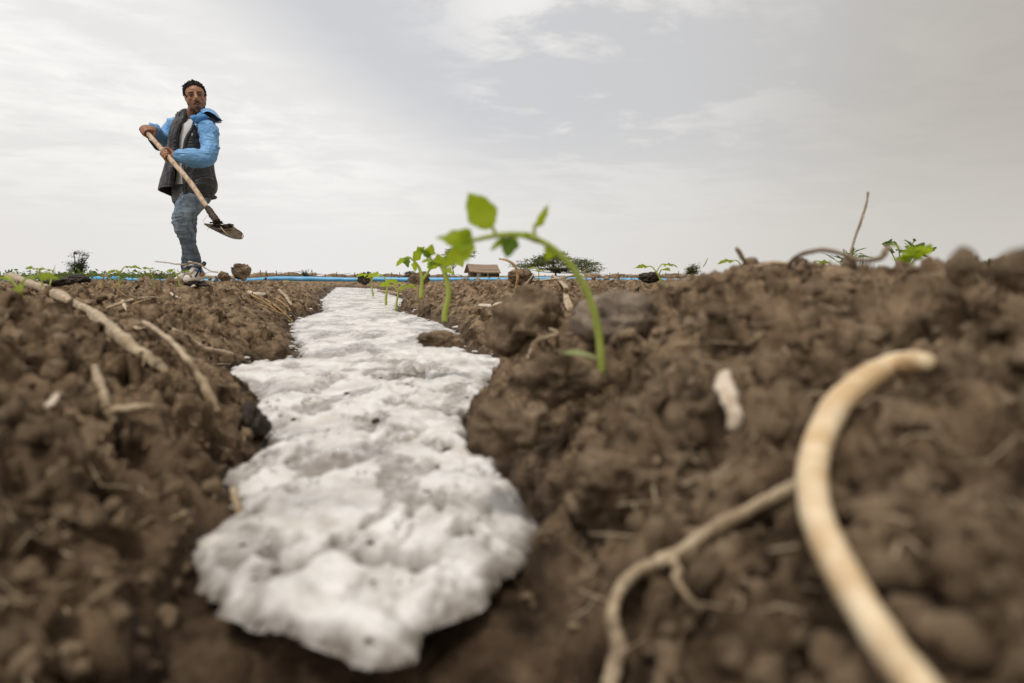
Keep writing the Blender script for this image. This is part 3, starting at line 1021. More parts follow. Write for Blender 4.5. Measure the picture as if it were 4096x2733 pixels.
# head: frame facing the lens, turned a little to the man's left
HC = P1(884, 338, 5.55)
fwd = nrm(CAMP - HC + np.array((0.10, 0, 1.25)))
hx = nrm(np.cross((0, 0, 1), -fwd))
hz = nrm(np.cross(-fwd, hx))
roll = R(-8)
hx, hz = hx * math.cos(roll) + hz * math.sin(roll), hz * math.cos(roll) - hx * math.sin(roll)
if hx[0] < 0:
    hx = -hx
HR = np.column_stack([hx, -fwd, hz])                            # head axes: x to the picture's right, y away from the face, z up
HS = 1.06


def hp(x, y, z):
    return HC + HR @ (np.array((x, y, z)) * HS)


def hell(mb, c, r, sub=3):
    mb.add(*ell(hp(*c), np.array(r) * HS, HR, sub))


hell(body, (0, .016, .030), (.071, .088, .070), 4)
hell(body, (0, -.014, .022), (.064, .066, .066), 4)
hell(body, (0, -.020, -.035), (.055, .060, .080), 4)
hell(body, (0, -.030, -.088), (.036, .046, .036), 3)
hell(body, (0, -.060, -.117), (.021, .020, .019))
for s in (-1, 1):
    hell(body, (s * .037, -.014, -.076), (.017, .036, .030))
    hell(body, (s * .034, -.048, -.022), (.021, .022, .020))
    hell(body, (s * .024, -.066, .022), (.024, .012, .008))
    hell(body, (s * .0135, -.085, -.040), (.0105, .012, .0080), 2)
    hell(body, (s * .046, .004, -.030), (.022, .040, .045))
    hell(body, (s * .066, .014, -.008), (.009, .017, .023))
    hell(body, (s * .071, .018, .004), (.006, .012, .014), 2)
nose = [hp(0, -.072, .022), hp(0, -.085, .004), hp(0, -.096, -.016), hp(0, -.105, -.032), hp(0, -.098, -.042)]
body.add(*tube(nose, np.array([.0075, .0095, .0125, .0145, .010]) * HS, 10, 12))
hell(body, (0, -.100, -.034), (.0125, .011, .010), 2)
hell(body, (0, -.075, -.066), (.026, .016, .020))
hell(body, (0, -.089, -.0645), (.019, .007, .005), 2)
hell(body, (0, -.088, -.079), (.017, .0075, .0055), 2)


def frame_on_shaft(i, wrist):
    c = sh[i]
    s = nrm(sh[min(i + 1, 59)] - sh[i - 1])
    w_ = np.asarray(wrist) - c
    e1 = nrm(w_ - s * w_.dot(s))
    e2 = np.cross(s, e1)
    return c, s, e1, e2


RS = 0.0185                                                     # shaft radius


def hand(i, wrist, sgn, step, thumb_dir, knuckle0=35, wrap=250, first=0.0):
    """palm, four fingers closed round the shaft and a thumb closing from the other side"""
    c, s, e1, e2 = frame_on_shaft(i, wrist)

    def at(deg, r_, off):
        a_ = R(deg) * sgn
        return c + s * off + (e1 * math.cos(a_) + e2 * math.sin(a_)) * r_
    body.add(*tube([wrist, at(10, .055, step * .5), at(28, .036, step * 1.2)], [.027, .031, .030], 14, 10, flat=.8, up=s))
    lens = (0.96, 1.05, 1.0, 0.84)
    for k in range(4):
        off = first + step * k
        r0 = RS + .0085
        pts = [at(10, r0 + .030, off * .75), at(knuckle0, r0 + .012, off)]
        rad = [.013, .0115]
        nseg = 9
        for j in range(1, nseg + 1):
            t_ = j / nseg
            pts.append(at(knuckle0 + wrap * lens[k] * t_, r0 + .006 * (1 - t_) + .0022 * math.cos(t_ * 9.5), off))
            rad.append(.0103 - .0026 * t_ + .0008 * math.cos(t_ * 19))
        body.add(*tube(pts, rad, 10, 30))
        body.add(*ell(pts[-1], (rad[-1] * .95,) * 3, sub=2))
        body.add(*ell(pts[1], (.0125,) * 3, sub=2))
    t0 = first - step * 0.9 * thumb_dir
    tp = [at(6, .056, t0 * .4), at(-14, .040, t0 * .9), at(-48, RS + .016, t0), at(-88, RS + .0105, t0 * .95), at(-118, RS + .009, t0 * .75)]
    body.add(*tube(tp, [.016, .0145, .0125, .0108, .0085], 10, 22))
    body.add(*ell(tp[-1], (.0083,) * 3, sub=2))


hand(2, P1(330, 735, 5.485), 1, -0.0205, 1, first=0.020)
hand(12, P1(632, 1077, 5.272), -1, 0.0205, 1, first=-0.028)

bv, bf, bn = remesh(body, 0.0042, 2, decimate=0.55)
hl = (bv - HC) @ HR / HS                                        # head coordinates of every skin point
front = sstep(-hl[:, 1], -.005, .02) * (np.abs(hl[:, 0]) < .09) * (np.linalg.norm(hl, axis=1) < .19)
ax_ = np.abs(hl[:, 0])
chin = sstep(-hl[:, 2], .080, .096) * (1 - sstep(-hl[:, 2], .136, .150)) * (1 - .45 * sstep(ax_, .020, .050))
side_ = 0.8 * sstep(ax_, .030, .052) * sstep(-hl[:, 2], .020, .075) * (1 - sstep(-hl[:, 2], .125, .145))
mou = np.exp(-((hl[:, 2] + .057 + 7 * ax_ ** 2) / .0062) ** 2) * (1 - sstep(ax_, .022, .034)) * sstep(-hl[:, 1], .06, .07)
gon = np.exp(-((hl[:, 2] + .094) / .007) ** 2) * (1 - sstep(ax_, .008, .018)) * sstep(-hl[:, 1], .05, .06)
stub = np.clip(np.maximum.reduce([chin * .9, side_, mou * .95, gon * .9]) * front, 0, 1)
person = mk('person', bv, bf, M['skin'], origin=foot_at, attrs={'stubble': stub})
tag(person, 'man in blue and black jacket and jeans holding a shovel across his body', 'person')

# eyes, brows, lips, stubble
for s in (-1, 1):
    e_ = MB()
    hell(e_, (s * .0285, -.0650, .0015), (.0145, .0125, .0062), 2)
    eye = e_.build('eye', M['eye_white'], person)
    e_ = MB()
    hell(e_, (s * .0285, -.0752, .0012), (.0075, .0035, .0058), 2)
    e_.build('iris', M['iris'], eye)
    lid = MB()
    lid.add(*tube([hp(s * .0285 + d_, -.0772 + 30 * d_ * d_, .0078 - 22 * d_ * d_) for d_ in np.linspace(-.0165, .0165, 7)], .0033, 6, 14))
    lid.build('upper_eyelid', M['lid'], eye)
    lid = MB()
    lid.add(*tube([hp(s * .0285 + d_, -.0755 + 28 * d_ * d_, -.0062 + 16 * d_ * d_) for d_ in np.linspace(-.015, .015, 7)], .0022, 6, 14))
    lid.build('lower_eyelid', M['lid'], eye)
    brow = MB()
    pts = [hp(s * (.011 + .036 * t_), -.0800 + .015 * t_ * t_, .0168 + .0070 * math.sin(t_ * 2.3) - .005 * t_) for t_ in np.linspace(0, 1, 7)]
    brow.add(*tube(pts, [.0036, .0047, .0050, .0048, .0042, .0034, .002], 7, 16, flat=.7))
    brow.build('eyebrow', M['hair'], person)
lp = MB()
lp.add(*tube([hp(x_, -.0945 + 10 * x_ * x_, -.0805 - 3 * x_ * x_) for x_ in np.linspace(-.017, .017, 7)], [.002, .0042, .0052, .0055, .0052, .0042, .002], 8, 16))
lp.build('lower_lip', M['lip'], person)
lp = MB()
lp.add(*tube([hp(x_, -.0938 + 10 * x_ * x_, -.0725 + 4 * x_ * x_) for x_ in np.linspace(-.015, .015, 5)], [.0012, .0024, .003, .0024, .0012], 8, 12))
lp.build('mouth_line', M['iris'], person)
mo = MB()
mo.add(*tube([hp(x_, -.0925 + 11 * x_ * x_, -.0600 - 9 * x_ * x_) for x_ in np.linspace(-.028, .028, 9)], [.0015, .003, .0042, .0045, .004, .0045, .0042, .003, .0015], 8, 24))
mo.build('moustache', M['stubble'], person)

# hair: short thick curls with a ragged top
iv4, if4 = ico(5)
hv = iv4 * np.array((.0745, .093, .074)) + np.array((0, .024, .036))
lum = 0.007 * clods2(iv4[:, 0] * 1.0 + iv4[:, 2] * .3, iv4[:, 1] + iv4[:, 2] * .6, 0.11, 3, 0.9) / 0.5 + 0.004 * vnoise3(iv4 * 12)
hv = hv + iv4 * lum[:, None]
hv[:, 2] += np.where(iv4[:, 2] > 0.5, 0.006 * vnoise3(iv4 * 5 + 3), 0)
cut = (hv[:, 2] < -0.004 + 0.03 * np.clip(hv[:, 1] / .08, -1, .6)) | ((hv[:, 1] < -.026) & (hv[:, 2] < .068 - 5.0 * hv[:, 0] ** 2))
fkeep = [q_ for q_ in if4 if not any(cut[i_] for i_ in q_)]
hb = MB()
hb.add(np.array([hp(*p_) for p_ in hv]), fkeep)
r2 = random.Random(4)
for i_ in range(150):
    a_, el_ = r2.uniform(0, 2 * math.pi), r2.uniform(.35, 1.5)
    d_ = np.array((math.cos(a_) * math.cos(el_), math.sin(a_) * math.cos(el_), math.sin(el_)))
    p0 = d_ * np.array((.0745, .093, .076)) + np.array((0, .024, .036))
    if p0[1] < -.035 and p0[2] < .080:
        continue
    ln = r2.uniform(.005, .013) + (.010 if r2.random() < .12 else 0)
    side = nrm(np.cross(d_, (r2.uniform(-1, 1), r2.uniform(-1, 1), r2.uniform(-1, 1)))) * r2.uniform(.003, .011)
    hb.add(*tube([hp(*p0), hp(*(p0 + d_ * ln * .6 + side * .5)), hp(*(p0 + d_ * ln + side * 1.5))], [.005, .0035, .0012], 5, 5))
hb.build('hair', M['hair'], person)

# ---- jeans
je = MB()
je.add(*ell(P1(888, 1500, 5.61), (.132, .112, .10), sub=4))
chain(je, [(952, 1540, 5.61, .095), (890, 1600, 5.56, .100), (812, 1690, 5.49, .096), (748, 1800, 5.435, .084), (718, 1895, 5.415, .072), (738, 1985, 5.425, .067), (776, 2100, 5.445, .061),
           (806, 2220, 5.465, .058), (836, 2330, 5.485, .058), (860, 2420, 5.5, .060), (868, 2455, 5.5, .057)], 24, 60)
chain(je, [(745, 1480, 5.70, .098), (735, 1600, 5.74, .092), (778, 1760, 5.79, .076), (795, 1880, 5.81, .064), (800, 2060, 5.83, .058), (800, 2250, 5.86, .052), (790, 2450, 5.88, .050), (785, 2640, 5.89, .048)], 24, 50)
jv, jf, jn = remesh(je, 0.0065, 3)
zl = jv[:, 2]
zk = P1(0, 1930, 5.43)[2]
za = P1(0, 2420, 5.5)[2]
amp = 0.0022 + 0.0095 * np.exp(-((zl - zk) / .16) ** 2) + 0.008 * np.exp(-((zl - za) / .09) ** 2)
ph = (jv - P1(720, 1930, 5.42))
jv = wrinkle(jv, jn, amp * .75, 7, (0.8, 0.8, 3.4), 2)
jv = wrinkle(jv, jn, amp * .35, 16, (0.6, 0.6, 2.2), 6)
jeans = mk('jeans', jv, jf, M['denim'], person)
cuffs = MB()
for (cxx, cyy, yv, rr0) in ((872, 2452, 5.5, .066), (905, 2440, 5.5, .05)):
    c0 = P1(cxx, cyy, yv)
    ring = [c0 + np.array((math.cos(t_) * rr0 * 1.05, math.sin(t_) * rr0 * .9, .010 * math.sin(t_ * 2 + 1) - .03 * math.cos(t_) * 0)) for t_ in np.linspace(0, 2 * math.pi, 17)]
    cuffs.add(*tube(ring, [.014 + .004 * math.sin(k_ * 1.9) for k_ in range(17)], 8, 48, cap=False))
cv = np.concatenate(cuffs.v)
mk('trouser_cuff', cv, cuffs.f, M['denim'], jeans)

# ---- t-shirt
LV = [  # crop y, outer left, outer right, opening left, opening right, depth half-width, centre distance
    (560, 668, 1010, 775, 850, .085, 5.610), (610, 640, 1050, 770, 850, .100, 5.605), (680, 604, 1095, 758, 838, .122, 5.60), (760, 578, 1095, 715, 815, .135, 5.60),
    (850, 566, 1085, 684, 765, .142, 5.60), (950, 554, 1082, 670, 728, .145, 5.60), (1050, 552, 1080, 668, 712, .145, 5.60), (1150, 538, 1096, 658, 704, .145, 5.60),
    (1250, 520, 1112, 646, 704, .155, 5.59), (1350, 499, 1128, 640, 708, .165, 5.59), (1430, 480, 1136, 634, 712, .170, 5.59), (1500, 464, 1128, 628, 716, .168, 5.59), (1590, 458, 1094, 626, 722, .155, 5.59)]
ts = MB()
rows_ = []
for (cy_, a_, b_, *_r) in [(612, 730, 955), (640, 712, 985), (700, 690, 1020), (800, 680, 1010), (950, 672, 1000), (1150, 660, 1000), (1300, 652, 1010), (1445, 640, 1040)]:
    c0, c1 = P1(a_ - 22, cy_, 5.56), P1(b_, cy_, 5.56)
    m_, hw = (c0 + c1) / 2, (c1 - c0)[0] / 2
    dpt = {612: .062, 640: .078}.get(cy_, .128)
    rows_.append([m_ + np.array((math.cos(t_) * hw, .045 - dpt * math.sin(t_) if True else 0, 0)) for t_ in np.linspace(0, 2 * math.pi, 33)[:-1]])
vv_ = np.array(rows_).reshape(-1, 3)
ff_ = [(i * 32 + k, i * 32 + (k + 1) % 32, (i + 1) * 32 + (k + 1) % 32, (i + 1) * 32 + k) for i in range(len(rows_) - 1) for k in range(32)]
tshirt = mk('t_shirt', vv_, ff_, M['shirt'], person)
col_ = MB()
ring = [p_ + np.array((0, 0, .006 * math.sin(t_) * -1.5)) for p_, t_ in zip(rows_[0] + rows_[0][:1], np.linspace(0, 2 * math.pi, 33))]
col_.add(*tube(ring, .0065, 7, 60, cap=False))
col_.build('neckband', M['shirt'], tshirt)

# ---- jacket: an open shell, collar to hem, with its front edges standing apart
NTH = 72


def ring_at(row, inset=0.0):
    cy_, xl_, xr_, ol, orr, dh, yc = row
    ol, orr = ol - 20, orr + 14
    a0, a1 = P1(xl_, cy_, yc), P1(xr_, cy_, yc)
    m_, hw = (a0 + a1) / 2, (a1 - a0)[0] / 2 - inset
    po, pr = P1(ol, cy_, yc - dh * .96), P1(orr, cy_, yc - dh * .96)
    t_r = math.acos(np.clip((pr - m_)[0] / hw, -.98, .98))       # angle from +x, front is -y
    t_l = math.acos(np.clip((po - m_)[0] / hw, -.98, .98))
    # go from the right edge round the right side, the back, the left side to the left edge
    ang = np.linspace(-t_r, -(t_l) + 2 * math.pi, NTH)
    return np.array([m_ + np.array((math.cos(t) * hw, math.sin(t) * (dh - inset), 0)) for t in ang])


LVs = spline(np.array(LV, float), 46)
outer = np.array([ring_at(r_) for r_ in LVs])
for i_, r_ in enumerate(LVs):                                    # hem: the left flap ends a little higher
    t_ = np.linspace(0, 1, NTH)
    outer[i_, :, 2] += (i_ / 45) ** 3 * 0.062 * np.clip((t_ - .6) / .3, 0, 1)
no_ = outer - outer.mean(1, keepdims=True)
no_[:, :, 2] = 0
no_ /= np.linalg.norm(no_, axis=2, keepdims=True)
ov = outer.reshape(-1, 3)
hgt = np.repeat(np.linspace(0, 1, 46), NTH)
ov = wrinkle(ov, no_.reshape(-1, 3), 0.0045 + 0.0095 * np.clip((hgt - .45) * 2, 0, 1), 12, (1.35, 1, .55), 12)
iv_ = ov - no_.reshape(-1, 3) * 0.011
jf_ = []
for i_ in range(45):
    for k_ in range(NTH - 1):
        a_ = i_ * NTH + k_
        jf_.append((a_, a_ + NTH, a_ + NTH + 1, a_ + 1))
NO = len(ov)
jall = np.vstack([ov, iv_])
fin = [tuple(reversed([i_ + NO for i_ in q_])) for q_ in jf_]
rim = []
for i_ in range(45):
    for k_ in (0, NTH - 1):
        a_ = i_ * NTH + k_
        rim.append((a_, a_ + NTH, a_ + NTH + NO, a_ + NO))
for k_ in range(NTH - 1):
    for i_ in (0, 45):
        a_ = i_ * NTH + k_
        rim.append((a_, a_ + 1, a_ + 1 + NO, a_ + NO))
jacket = mk('jacket', jall, jf_ + fin + rim, M['dark'], person)
# padded front bands along both edges, the turned-out collar on the left and the elastic hem
for nm, k_, rad_ in (('front_band', NTH - 2, .017), ('front_band', 1, .011)):
    e_ = MB()
    pts = outer[::3, k_] + np.array((0, -.004, 0))
    e_.add(*tube(pts, [rad_ * (1 + .18 * math.sin(i_ * 1.3)) for i_ in range(len(pts))], 10, 60, flat=.8))
    e_.build(nm, M['dark'], jacket)
e_ = MB()
pts = [P1(655, 552, 5.53), P1(690, 560, 5.50), P1(735, 530, 5.50), P1(772, 520, 5.51), P1(782, 560, 5.52)]
e_.add(*tube([P1(660, 548, 5.55), P1(700, 545, 5.51), P1(740, 520, 5.53), P1(775, 512, 5.57), P1(800, 508, 5.62)], [.010, .013, .014, .014, .010], 10, 24, flat=1.6))
e_.add(*tube([P1(668, 560, 5.56), P1(655, 700, 5.515), P1(640, 850, 5.49)], [.022, .021, .016], 10, 20, flat=.7))
e_.add(*tube([P1(720, 548, 5.535), P1(690, 690, 5.50), P1(652, 850, 5.48)], [.022, .020, .013], 10, 20, flat=.7))
e_.add(*tube([P1(766, 530, 5.55), P1(757, 600, 5.52), P1(728, 680, 5.50), P1(694, 760, 5.485)], [.015, .015, .011, .006], 10, 20, flat=.7))
e_.build('collar', M['dark'], jacket)
e_ = MB()
hem = outer[44, 1:34] + np.array((0, .006, -.014))
e_.add(*tube(hem, [.017 + .003 * math.sin(i_ * 2.1) for i_ in range(len(hem))], 8, 110, flat=.75))
e_.build('hem_band', M['dark'], jacket)
e_ = MB()
e_.add(*box(P1(722, 1628, 5.41), (.012, .006, .026)))
e_.add(*tube([P1(722, 1580, 5.415), P1(722, 1612, 5.41)], .004, 6))
e_.build('zip_pull', M['metal'], jacket)
e_ = MB()
for cy_ in (800, 816):
    e_.add(*box(P1(840 + (4 if cy_ == 800 else 0), cy_, 5.449), (.008, .003, .006)))
e_.build('chest_badge', M['lace'], jacket)

# ---- sleeves
sl = MB()
chain(sl, [(960, 690, 5.55, .055), (1016, 707, 5.51, .071), (1052, 790, 5.475, .073), (1066, 900, 5.45, .069), (1056, 1010, 5.42, .067), (1015, 1095, 5.39, .067), (930, 1108, 5.355, .064),
           (850, 1100, 5.33, .064), (770, 1088, 5.305, .058), (705, 1080, 5.288, .047), (662, 1078, 5.28, .037)], 24, 60)
sv_, sf_, sn_ = remesh(sl, 0.006, 2)
sv_ = wrinkle(sv_, sn_, 0.0125, 8, (.8, 1, 1.7), 31)
sleeve = mk('sleeve', sv_, sf_, M['blue'], jacket)
cf = MB()
cpts = [P1(690, 1080, 5.285), P1(664, 1078, 5.28), P1(640, 1077, 5.274)]
cf.add(*tube(cpts, [.045, .039, .036], 36, 8, shape=lambda i, t: 1 + .05 * math.sin(t * 13 + i)))
# cuffs are the sleeves' gathered ends
cvv = np.concatenate(cf.v)
sl = MB()
chain(sl, [(700, 690, 5.65, .055), (640, 690, 5.69, .066), (590, 745, 5.715, .072), (540, 830, 5.715, .070), (505, 890, 5.685, .068), (460, 855, 5.64, .062), (410, 805, 5.58, .056),
           (365, 758, 5.525, .050), (340, 738, 5.495, .042)], 24, 54)
sv2, sf2, sn2 = remesh(sl, 0.006, 2)
sv2 = wrinkle(sv2, sn2, 0.0125, 9, (1.5, 1, .9), 37)
mk('sleeve', sv2, sf2, M['blue'], jacket)
mk('cuff', cvv, cf.f, M['blue'], jacket)
cf = MB()
cf.add(*tube([P1(365, 755, 5.52), P1(345, 742, 5.50), P1(328, 732, 5.485)], [.049, .043, .037], 36, 8, shape=lambda i, t: 1 + .05 * math.sin(t * 13 + i)))
mk('cuff', np.concatenate(cf.v), cf.f, M['blue'], jacket)
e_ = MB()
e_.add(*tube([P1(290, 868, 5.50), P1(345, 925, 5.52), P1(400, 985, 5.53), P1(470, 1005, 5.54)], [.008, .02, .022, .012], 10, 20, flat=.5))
e_.build('sleeve_strip', M['navy'], jacket)  # dark navy strip along the underside of the right sleeve

# ---- hood: bunched collar in front, the bowl of the hood hanging behind the shoulder
hd = MB()
hd.add(*tube([P1(850, 600, 5.475), P1(885, 612, 5.45), P1(935, 606, 5.45), P1(985, 592, 5.46), P1(1015, 605, 5.48)], [.024, .033, .036, .033, .020], 14, 26, flat=.7))
hd.add(*tube([P1(845, 625, 5.47), P1(900, 632, 5.445), P1(960, 630, 5.45), P1(1015, 600, 5.48)], [.012, .022, .022, .014], 12, 22, flat=.7))
hd.add(*tube([P1(915, 590, 5.47), P1(950, 555, 5.485), P1(985, 527, 5.51), P1(1030, 505, 5.56)], [.014, .018, .018, .014], 12, 22, flat=.8))
hv_, hf_, hn_ = remesh(hd, 0.005, 2)
hv_ = wrinkle(hv_, hn_, 0.006, 22, (1, 1, 1.4), 44)
hood = mk('hood', hv_, hf_, M['blue_knit'], jacket)
# the brim: a thick curved sheet arching from the neck over to the far tip
top = spline([P1(948, 492, 5.50), P1(1000, 481, 5.52), P1(1057, 480, 5.56), P1(1123, 513, 5.58), P1(1170, 565, 5.58), P1(1203, 619, 5.56)], 26)
und = spline([P1(960, 545, 5.48), P1(1010, 524, 5.47), P1(1057, 523, 5.47), P1(1110, 550, 5.48), P1(1160, 590, 5.50), P1(1202, 621, 5.56)], 26)
bot = spline([P1(985, 560, 5.49), P1(1024, 601, 5.47), P1(1073, 622, 5.46), P1(1123, 661, 5.47), P1(1165, 648, 5.50), P1(1201, 623, 5.56)], 26)
bk = spline([P1(960, 560, 5.60), P1(1010, 580, 5.66), P1(1070, 600, 5.69), P1(1120, 620, 5.69), P1(1160, 635, 5.66), P1(1185, 640, 5.60)], 26)
gr = np.array([top, (top + und) / 2 + np.array((0, -.012, .006)), und])
e_ = MB()
fv = gr.reshape(-1, 3)
e_.add(fv, [(i_ * 26 + k_, i_ * 26 + k_ + 1, (i_ + 1) * 26 + k_ + 1, (i_ + 1) * 26 + k_) for i_ in range(2) for k_ in range(25)])
g2 = np.array([top, (top * .6 + bk * .4) + np.array((0, .02, .01)), bk, (bk + bot) / 2 + np.array((0, .03, -.01)), bot])
e_.add(g2.reshape(-1, 3), [(i_ * 26 + k_ + 1, i_ * 26 + k_, (i_ + 1) * 26 + k_, (i_ + 1) * 26 + k_ + 1) for i_ in range(4) for k_ in range(25)])
e_.build('hood_brim', M['blue'], jacket)
e_ = MB()
inn = und + np.array((0, .012, -.004))
deep = (und + bot) / 2 + np.array((0, .05, 0))
g3 = np.array([inn, deep, bot + np.array((0, .001, .003))])
e_.add(g3.reshape(-1, 3), [(i_ * 26 + k_, i_ * 26 + k_ + 1, (i_ + 1) * 26 + k_ + 1, (i_ + 1) * 26 + k_) for i_ in range(2) for k_ in range(25)])
e_.build('hood_lining', M['navy'], jacket)
e_ = MB()
e_.add(*tube([P1(872, 650, 5.43), P1(876, 672, 5.425), P1(862, 684, 5.425), P1(852, 680, 5.425)], .0035, 6, 14))
e_.add(*tube([P1(880, 650, 5.43), P1(884, 670, 5.425), P1(888, 684, 5.425)], .003, 6, 8))
e_.build('drawstring', M['blue_knit'], jacket)
e_ = MB()
e_.add(*tube([P1(886, 680, 5.422), P1(893, 700, 5.422)], .005, 8))
e_.build('cord_toggle', M['metal'], jacket)
e_ = MB()
e_.add(*ell(P1(912, 560, 5.425), (.006, .004, .006), sub=2))
e_.build('snap', M['metal'], jacket)

# ---- shoes
HEEL, TOE = S(1290, 1040, 5.53), S(430, 1290, 5.36)


def shoe(heel, toe, rise_, parent, detail_=True):
    ax = nrm(toe - heel)
    L_ = np.linalg.norm(toe - heel)
    side = nrm(np.cross((0, 0, 1), ax))
    upv = np.cross(ax, side)
    ts_ = np.linspace(0, 1, 22)
    wid = np.interp(ts_, [0, .05, .2, .45, .7, .85, .95, 1], [.012, .028, .034, .036, .045, .042, .028, .010])
    hei = np.interp(ts_, [0, .05, .15, .3, .42, .6, .8, .93, 1], [.05, .078, .088, .092, .088, .066, .048, .036, .014])
    rows2 = []
    for t, w_, h_ in zip(ts_, wid, hei):
        c = heel + ax * L_ * t
        sec = []
        for k in range(18):
            a = math.pi * k / 17
            sec.append(c + side * (math.cos(a) * w_ * (1 - .25 * math.sin(a))) + upv * (math.sin(a) ** .75 * h_))
        rows2.append(sec)
    vs = np.array(rows2).reshape(-1, 3)
    fs = [(i * 18 + k, i * 18 + k + 1, (i + 1) * 18 + k + 1, (i + 1) * 18 + k) for i in range(21) for k in range(17)]
    sh_ = mk('shoe', vs, fs, M['shoe'], parent)
    so = MB()
    p2 = []
    for t, w_ in zip(ts_, wid):
        c = heel + ax * L_ * t
        for z_, wk in ((.012, 1.0), (-.006, 1.07), (-.018, 1.02)):
            p2 += [c + side * w_ * wk + upv * z_, c - side * w_ * wk + upv * z_]
    sv3 = np.array(p2)
    sf3 = []
    for i in range(21):
        a, b = i * 6, (i + 1) * 6
        sf3 += [(a, a + 2, b + 2, b), (a + 2, a + 4, b + 4, b + 2), (a + 1, b + 1, b + 3, a + 3), (a + 3, b + 3, b + 5, a + 5), (a + 4, a + 5, b + 5, b + 4)]
    sf3 += [(0, 1, 3, 2), (2, 3, 5, 4), (126, 128, 129, 127), (128, 130, 131, 129)]
    mk('sole', sv3, sf3, M['sole'], sh_)
    if not detail_:
        return sh_
    arr = np.array(rows2)

    def on(t, k, lift=.002):
        i = min(max(t, 0), 1) * 21
        i0 = int(min(i, 20.999))
        f_ = i - i0
        k0 = int(min(k, 16.999))
        g_ = k - k0
        p = (arr[i0, k0] * (1 - f_) + arr[i0 + 1, k0] * f_) * (1 - g_) + (arr[i0, k0 + 1] * (1 - f_) + arr[i0 + 1, k0 + 1] * f_) * g_
        return p + nrm(p - (heel + ax * L_ * t + upv * .02)) * lift

    # which half of the section faces the lens
    flip = side.dot(CAMP - heel) < 0

    def K_(k):
        return 17 - k if flip else k
    for nm, mt_, pth, rad_ in (('stripe', M['shoe_navy'], [(.62, 1.0), (.45, 1.8), (.28, 3.2), (.16, 5.0), (.10, 6.2)], .0085),
                               ('stripe', M['shoe_navy'], [(.34, .6), (.25, 2.2), (.18, 3.6), (.10, 5.0)], .0075),
                               ('stripe', M['shoe_blue'], [(.46, 3.6), (.38, 3.3), (.30, 2.8)], .0085),
                               ('stripe', M['shoe_blue'], [(.22, 2.6), (.15, 1.9), (.08, 1.2)], .0085)):
        e2_ = MB()
        e2_.add(*tube([on(t, K_(k), .0006) for t, k in pth], rad_, 8, 16, flat=.30, up=side * (-1 if flip else 1)))
        e2_.build(nm, mt_, sh_)
    for i in range(6):
        t = .40 + i * .062
        e2_ = MB()
        e2_.add(*tube([on(t, 5.6, .003), on(t, 8.5, .006), on(t, 11.4, .003)], .0042, 6, 10))
        e2_.build('lace', M['lace'], sh_)
    e2_ = MB()
    loop = [on(.40, 8.5, .008) + d_ for d_ in (np.zeros(3), np.array((-.03, -.02, .03)), np.array((-.005, -.03, .035)), np.array((.01, -.02, .012)), np.array((-.03, -.03, .006)), np.array((-.065, -.03, -.01)))]
    e2_.add(*tube(loop, .0038, 6, 30))
    e2_.build('lace', M['lace'], sh_)
    e2_ = MB()
    for kk in (5.2, 11.8):
        e2_.add(*tube([on(t, kk, .001) for t in (.34, .5, .66, .8)], .0085, 8, 16, flat=.35, up=upv))
    e2_.add(*tube([on(.80, k, .0005) for k in (2, 5, 8.5, 12, 15)], .016, 8, 16, flat=.30, up=ax))
    e2_.build('toe_overlay', M['shoe_tan'], sh_)
    return sh_


shoe(HEEL, TOE, 0, person)
fh = P1(815, 2588, 5.91)
shoe(fh + np.array((0.0, 0, -.055)), fh + np.array((-.07, -.22, -.075)), 0, person, False)

# ------------------------------------------------------------------ the shovel
M['shaft'] = material('worn_wood', (0.42, 0.29, 0.18), (0.66, 0.52, 0.38), scale=40, rough=0.55, bump=0.3, bscale=150, bdist=0.001, stretch=(1, 1, .35))
M['iron'] = material('muddy_iron', (0.045, 0.035, 0.026), (0.10, 0.075, 0.05), scale=60, rough=0.7, bump=0.8, bscale=120, bdist=0.004)
M['blade'] = material('muddy_blade', (0.028, 0.018, 0.008), (0.135, 0.088, 0.04), scale=45, detail=7, rough=0.6, bump=0.9, bscale=140, bdist=0.004)
M['steel'] = material('bare_steel', (0.45, 0.42, 0.39), (0.60, 0.57, 0.54), scale=80, rough=0.35)
shovel = thing('shovel', 'muddy long-handled shovel in the hands of the man', 'shovel', SHAFT[-1])
e_ = MB()
wood = sh[1:44]
e_.add(*tube(wood, np.interp(np.arange(43), [0, 8, 30, 42], [.0165, .0185, .0185, .0165]), 14, 70, shape=lambda i, t: 1 + .03 * math.sin(i * .7 + t * 2)))
e_.build('handle', M['shaft'], shovel)
e_ = MB()
soc = sh[41:60]
e_.add(*tube(soc, np.interp(np.arange(19), [0, 4, 10, 18], [.0175, .022, .024, .027]), 14, 44, shape=lambda i, t: 1 + .16 * vnoise3(np.array([[i * .5, t * 1.2, 2.0]]))[0]))
e_.build('socket', M['iron'], shovel)


def B(x, y, yy_):
    return X(780 + x / 9.8, 820 + y / 9.8, yy_)


# blade seen almost edge-on, its hollow upper face towards the lens
near_e = spline([B(345, 740, 4.98), B(560, 880, 4.93), B(860, 1030, 4.88), B(1150, 1170, 4.84), B(1450, 1290, 4.82), B(1750, 1330, 4.83), B(1870, 1290, 4.86)], 30)
far_e = spline([B(380, 715, 5.00), B(640, 740, 5.10), B(900, 760, 5.16), B(1420, 800, 5.16), B(1650, 940, 5.12), B(1830, 1060, 5.02), B(1910, 1190, 4.92)], 30)
NB = 15
bl = []
for k in range(NB):
    t = k / (NB - 1)
    sag = math.sin(t * math.pi) * .020
    row = near_e * (1 - t) + far_e * t
    prof_ = np.sin(np.linspace(0.12, 2.9, 30))
    row = row + np.array((0, 0, -1))[None] * (sag * prof_)[:, None] + (0.006 * math.exp(-((t - .5) / .09) ** 2)) * np.array((0, -.3, 1))[None]
    bl.append(row)
bl = np.array(bl)
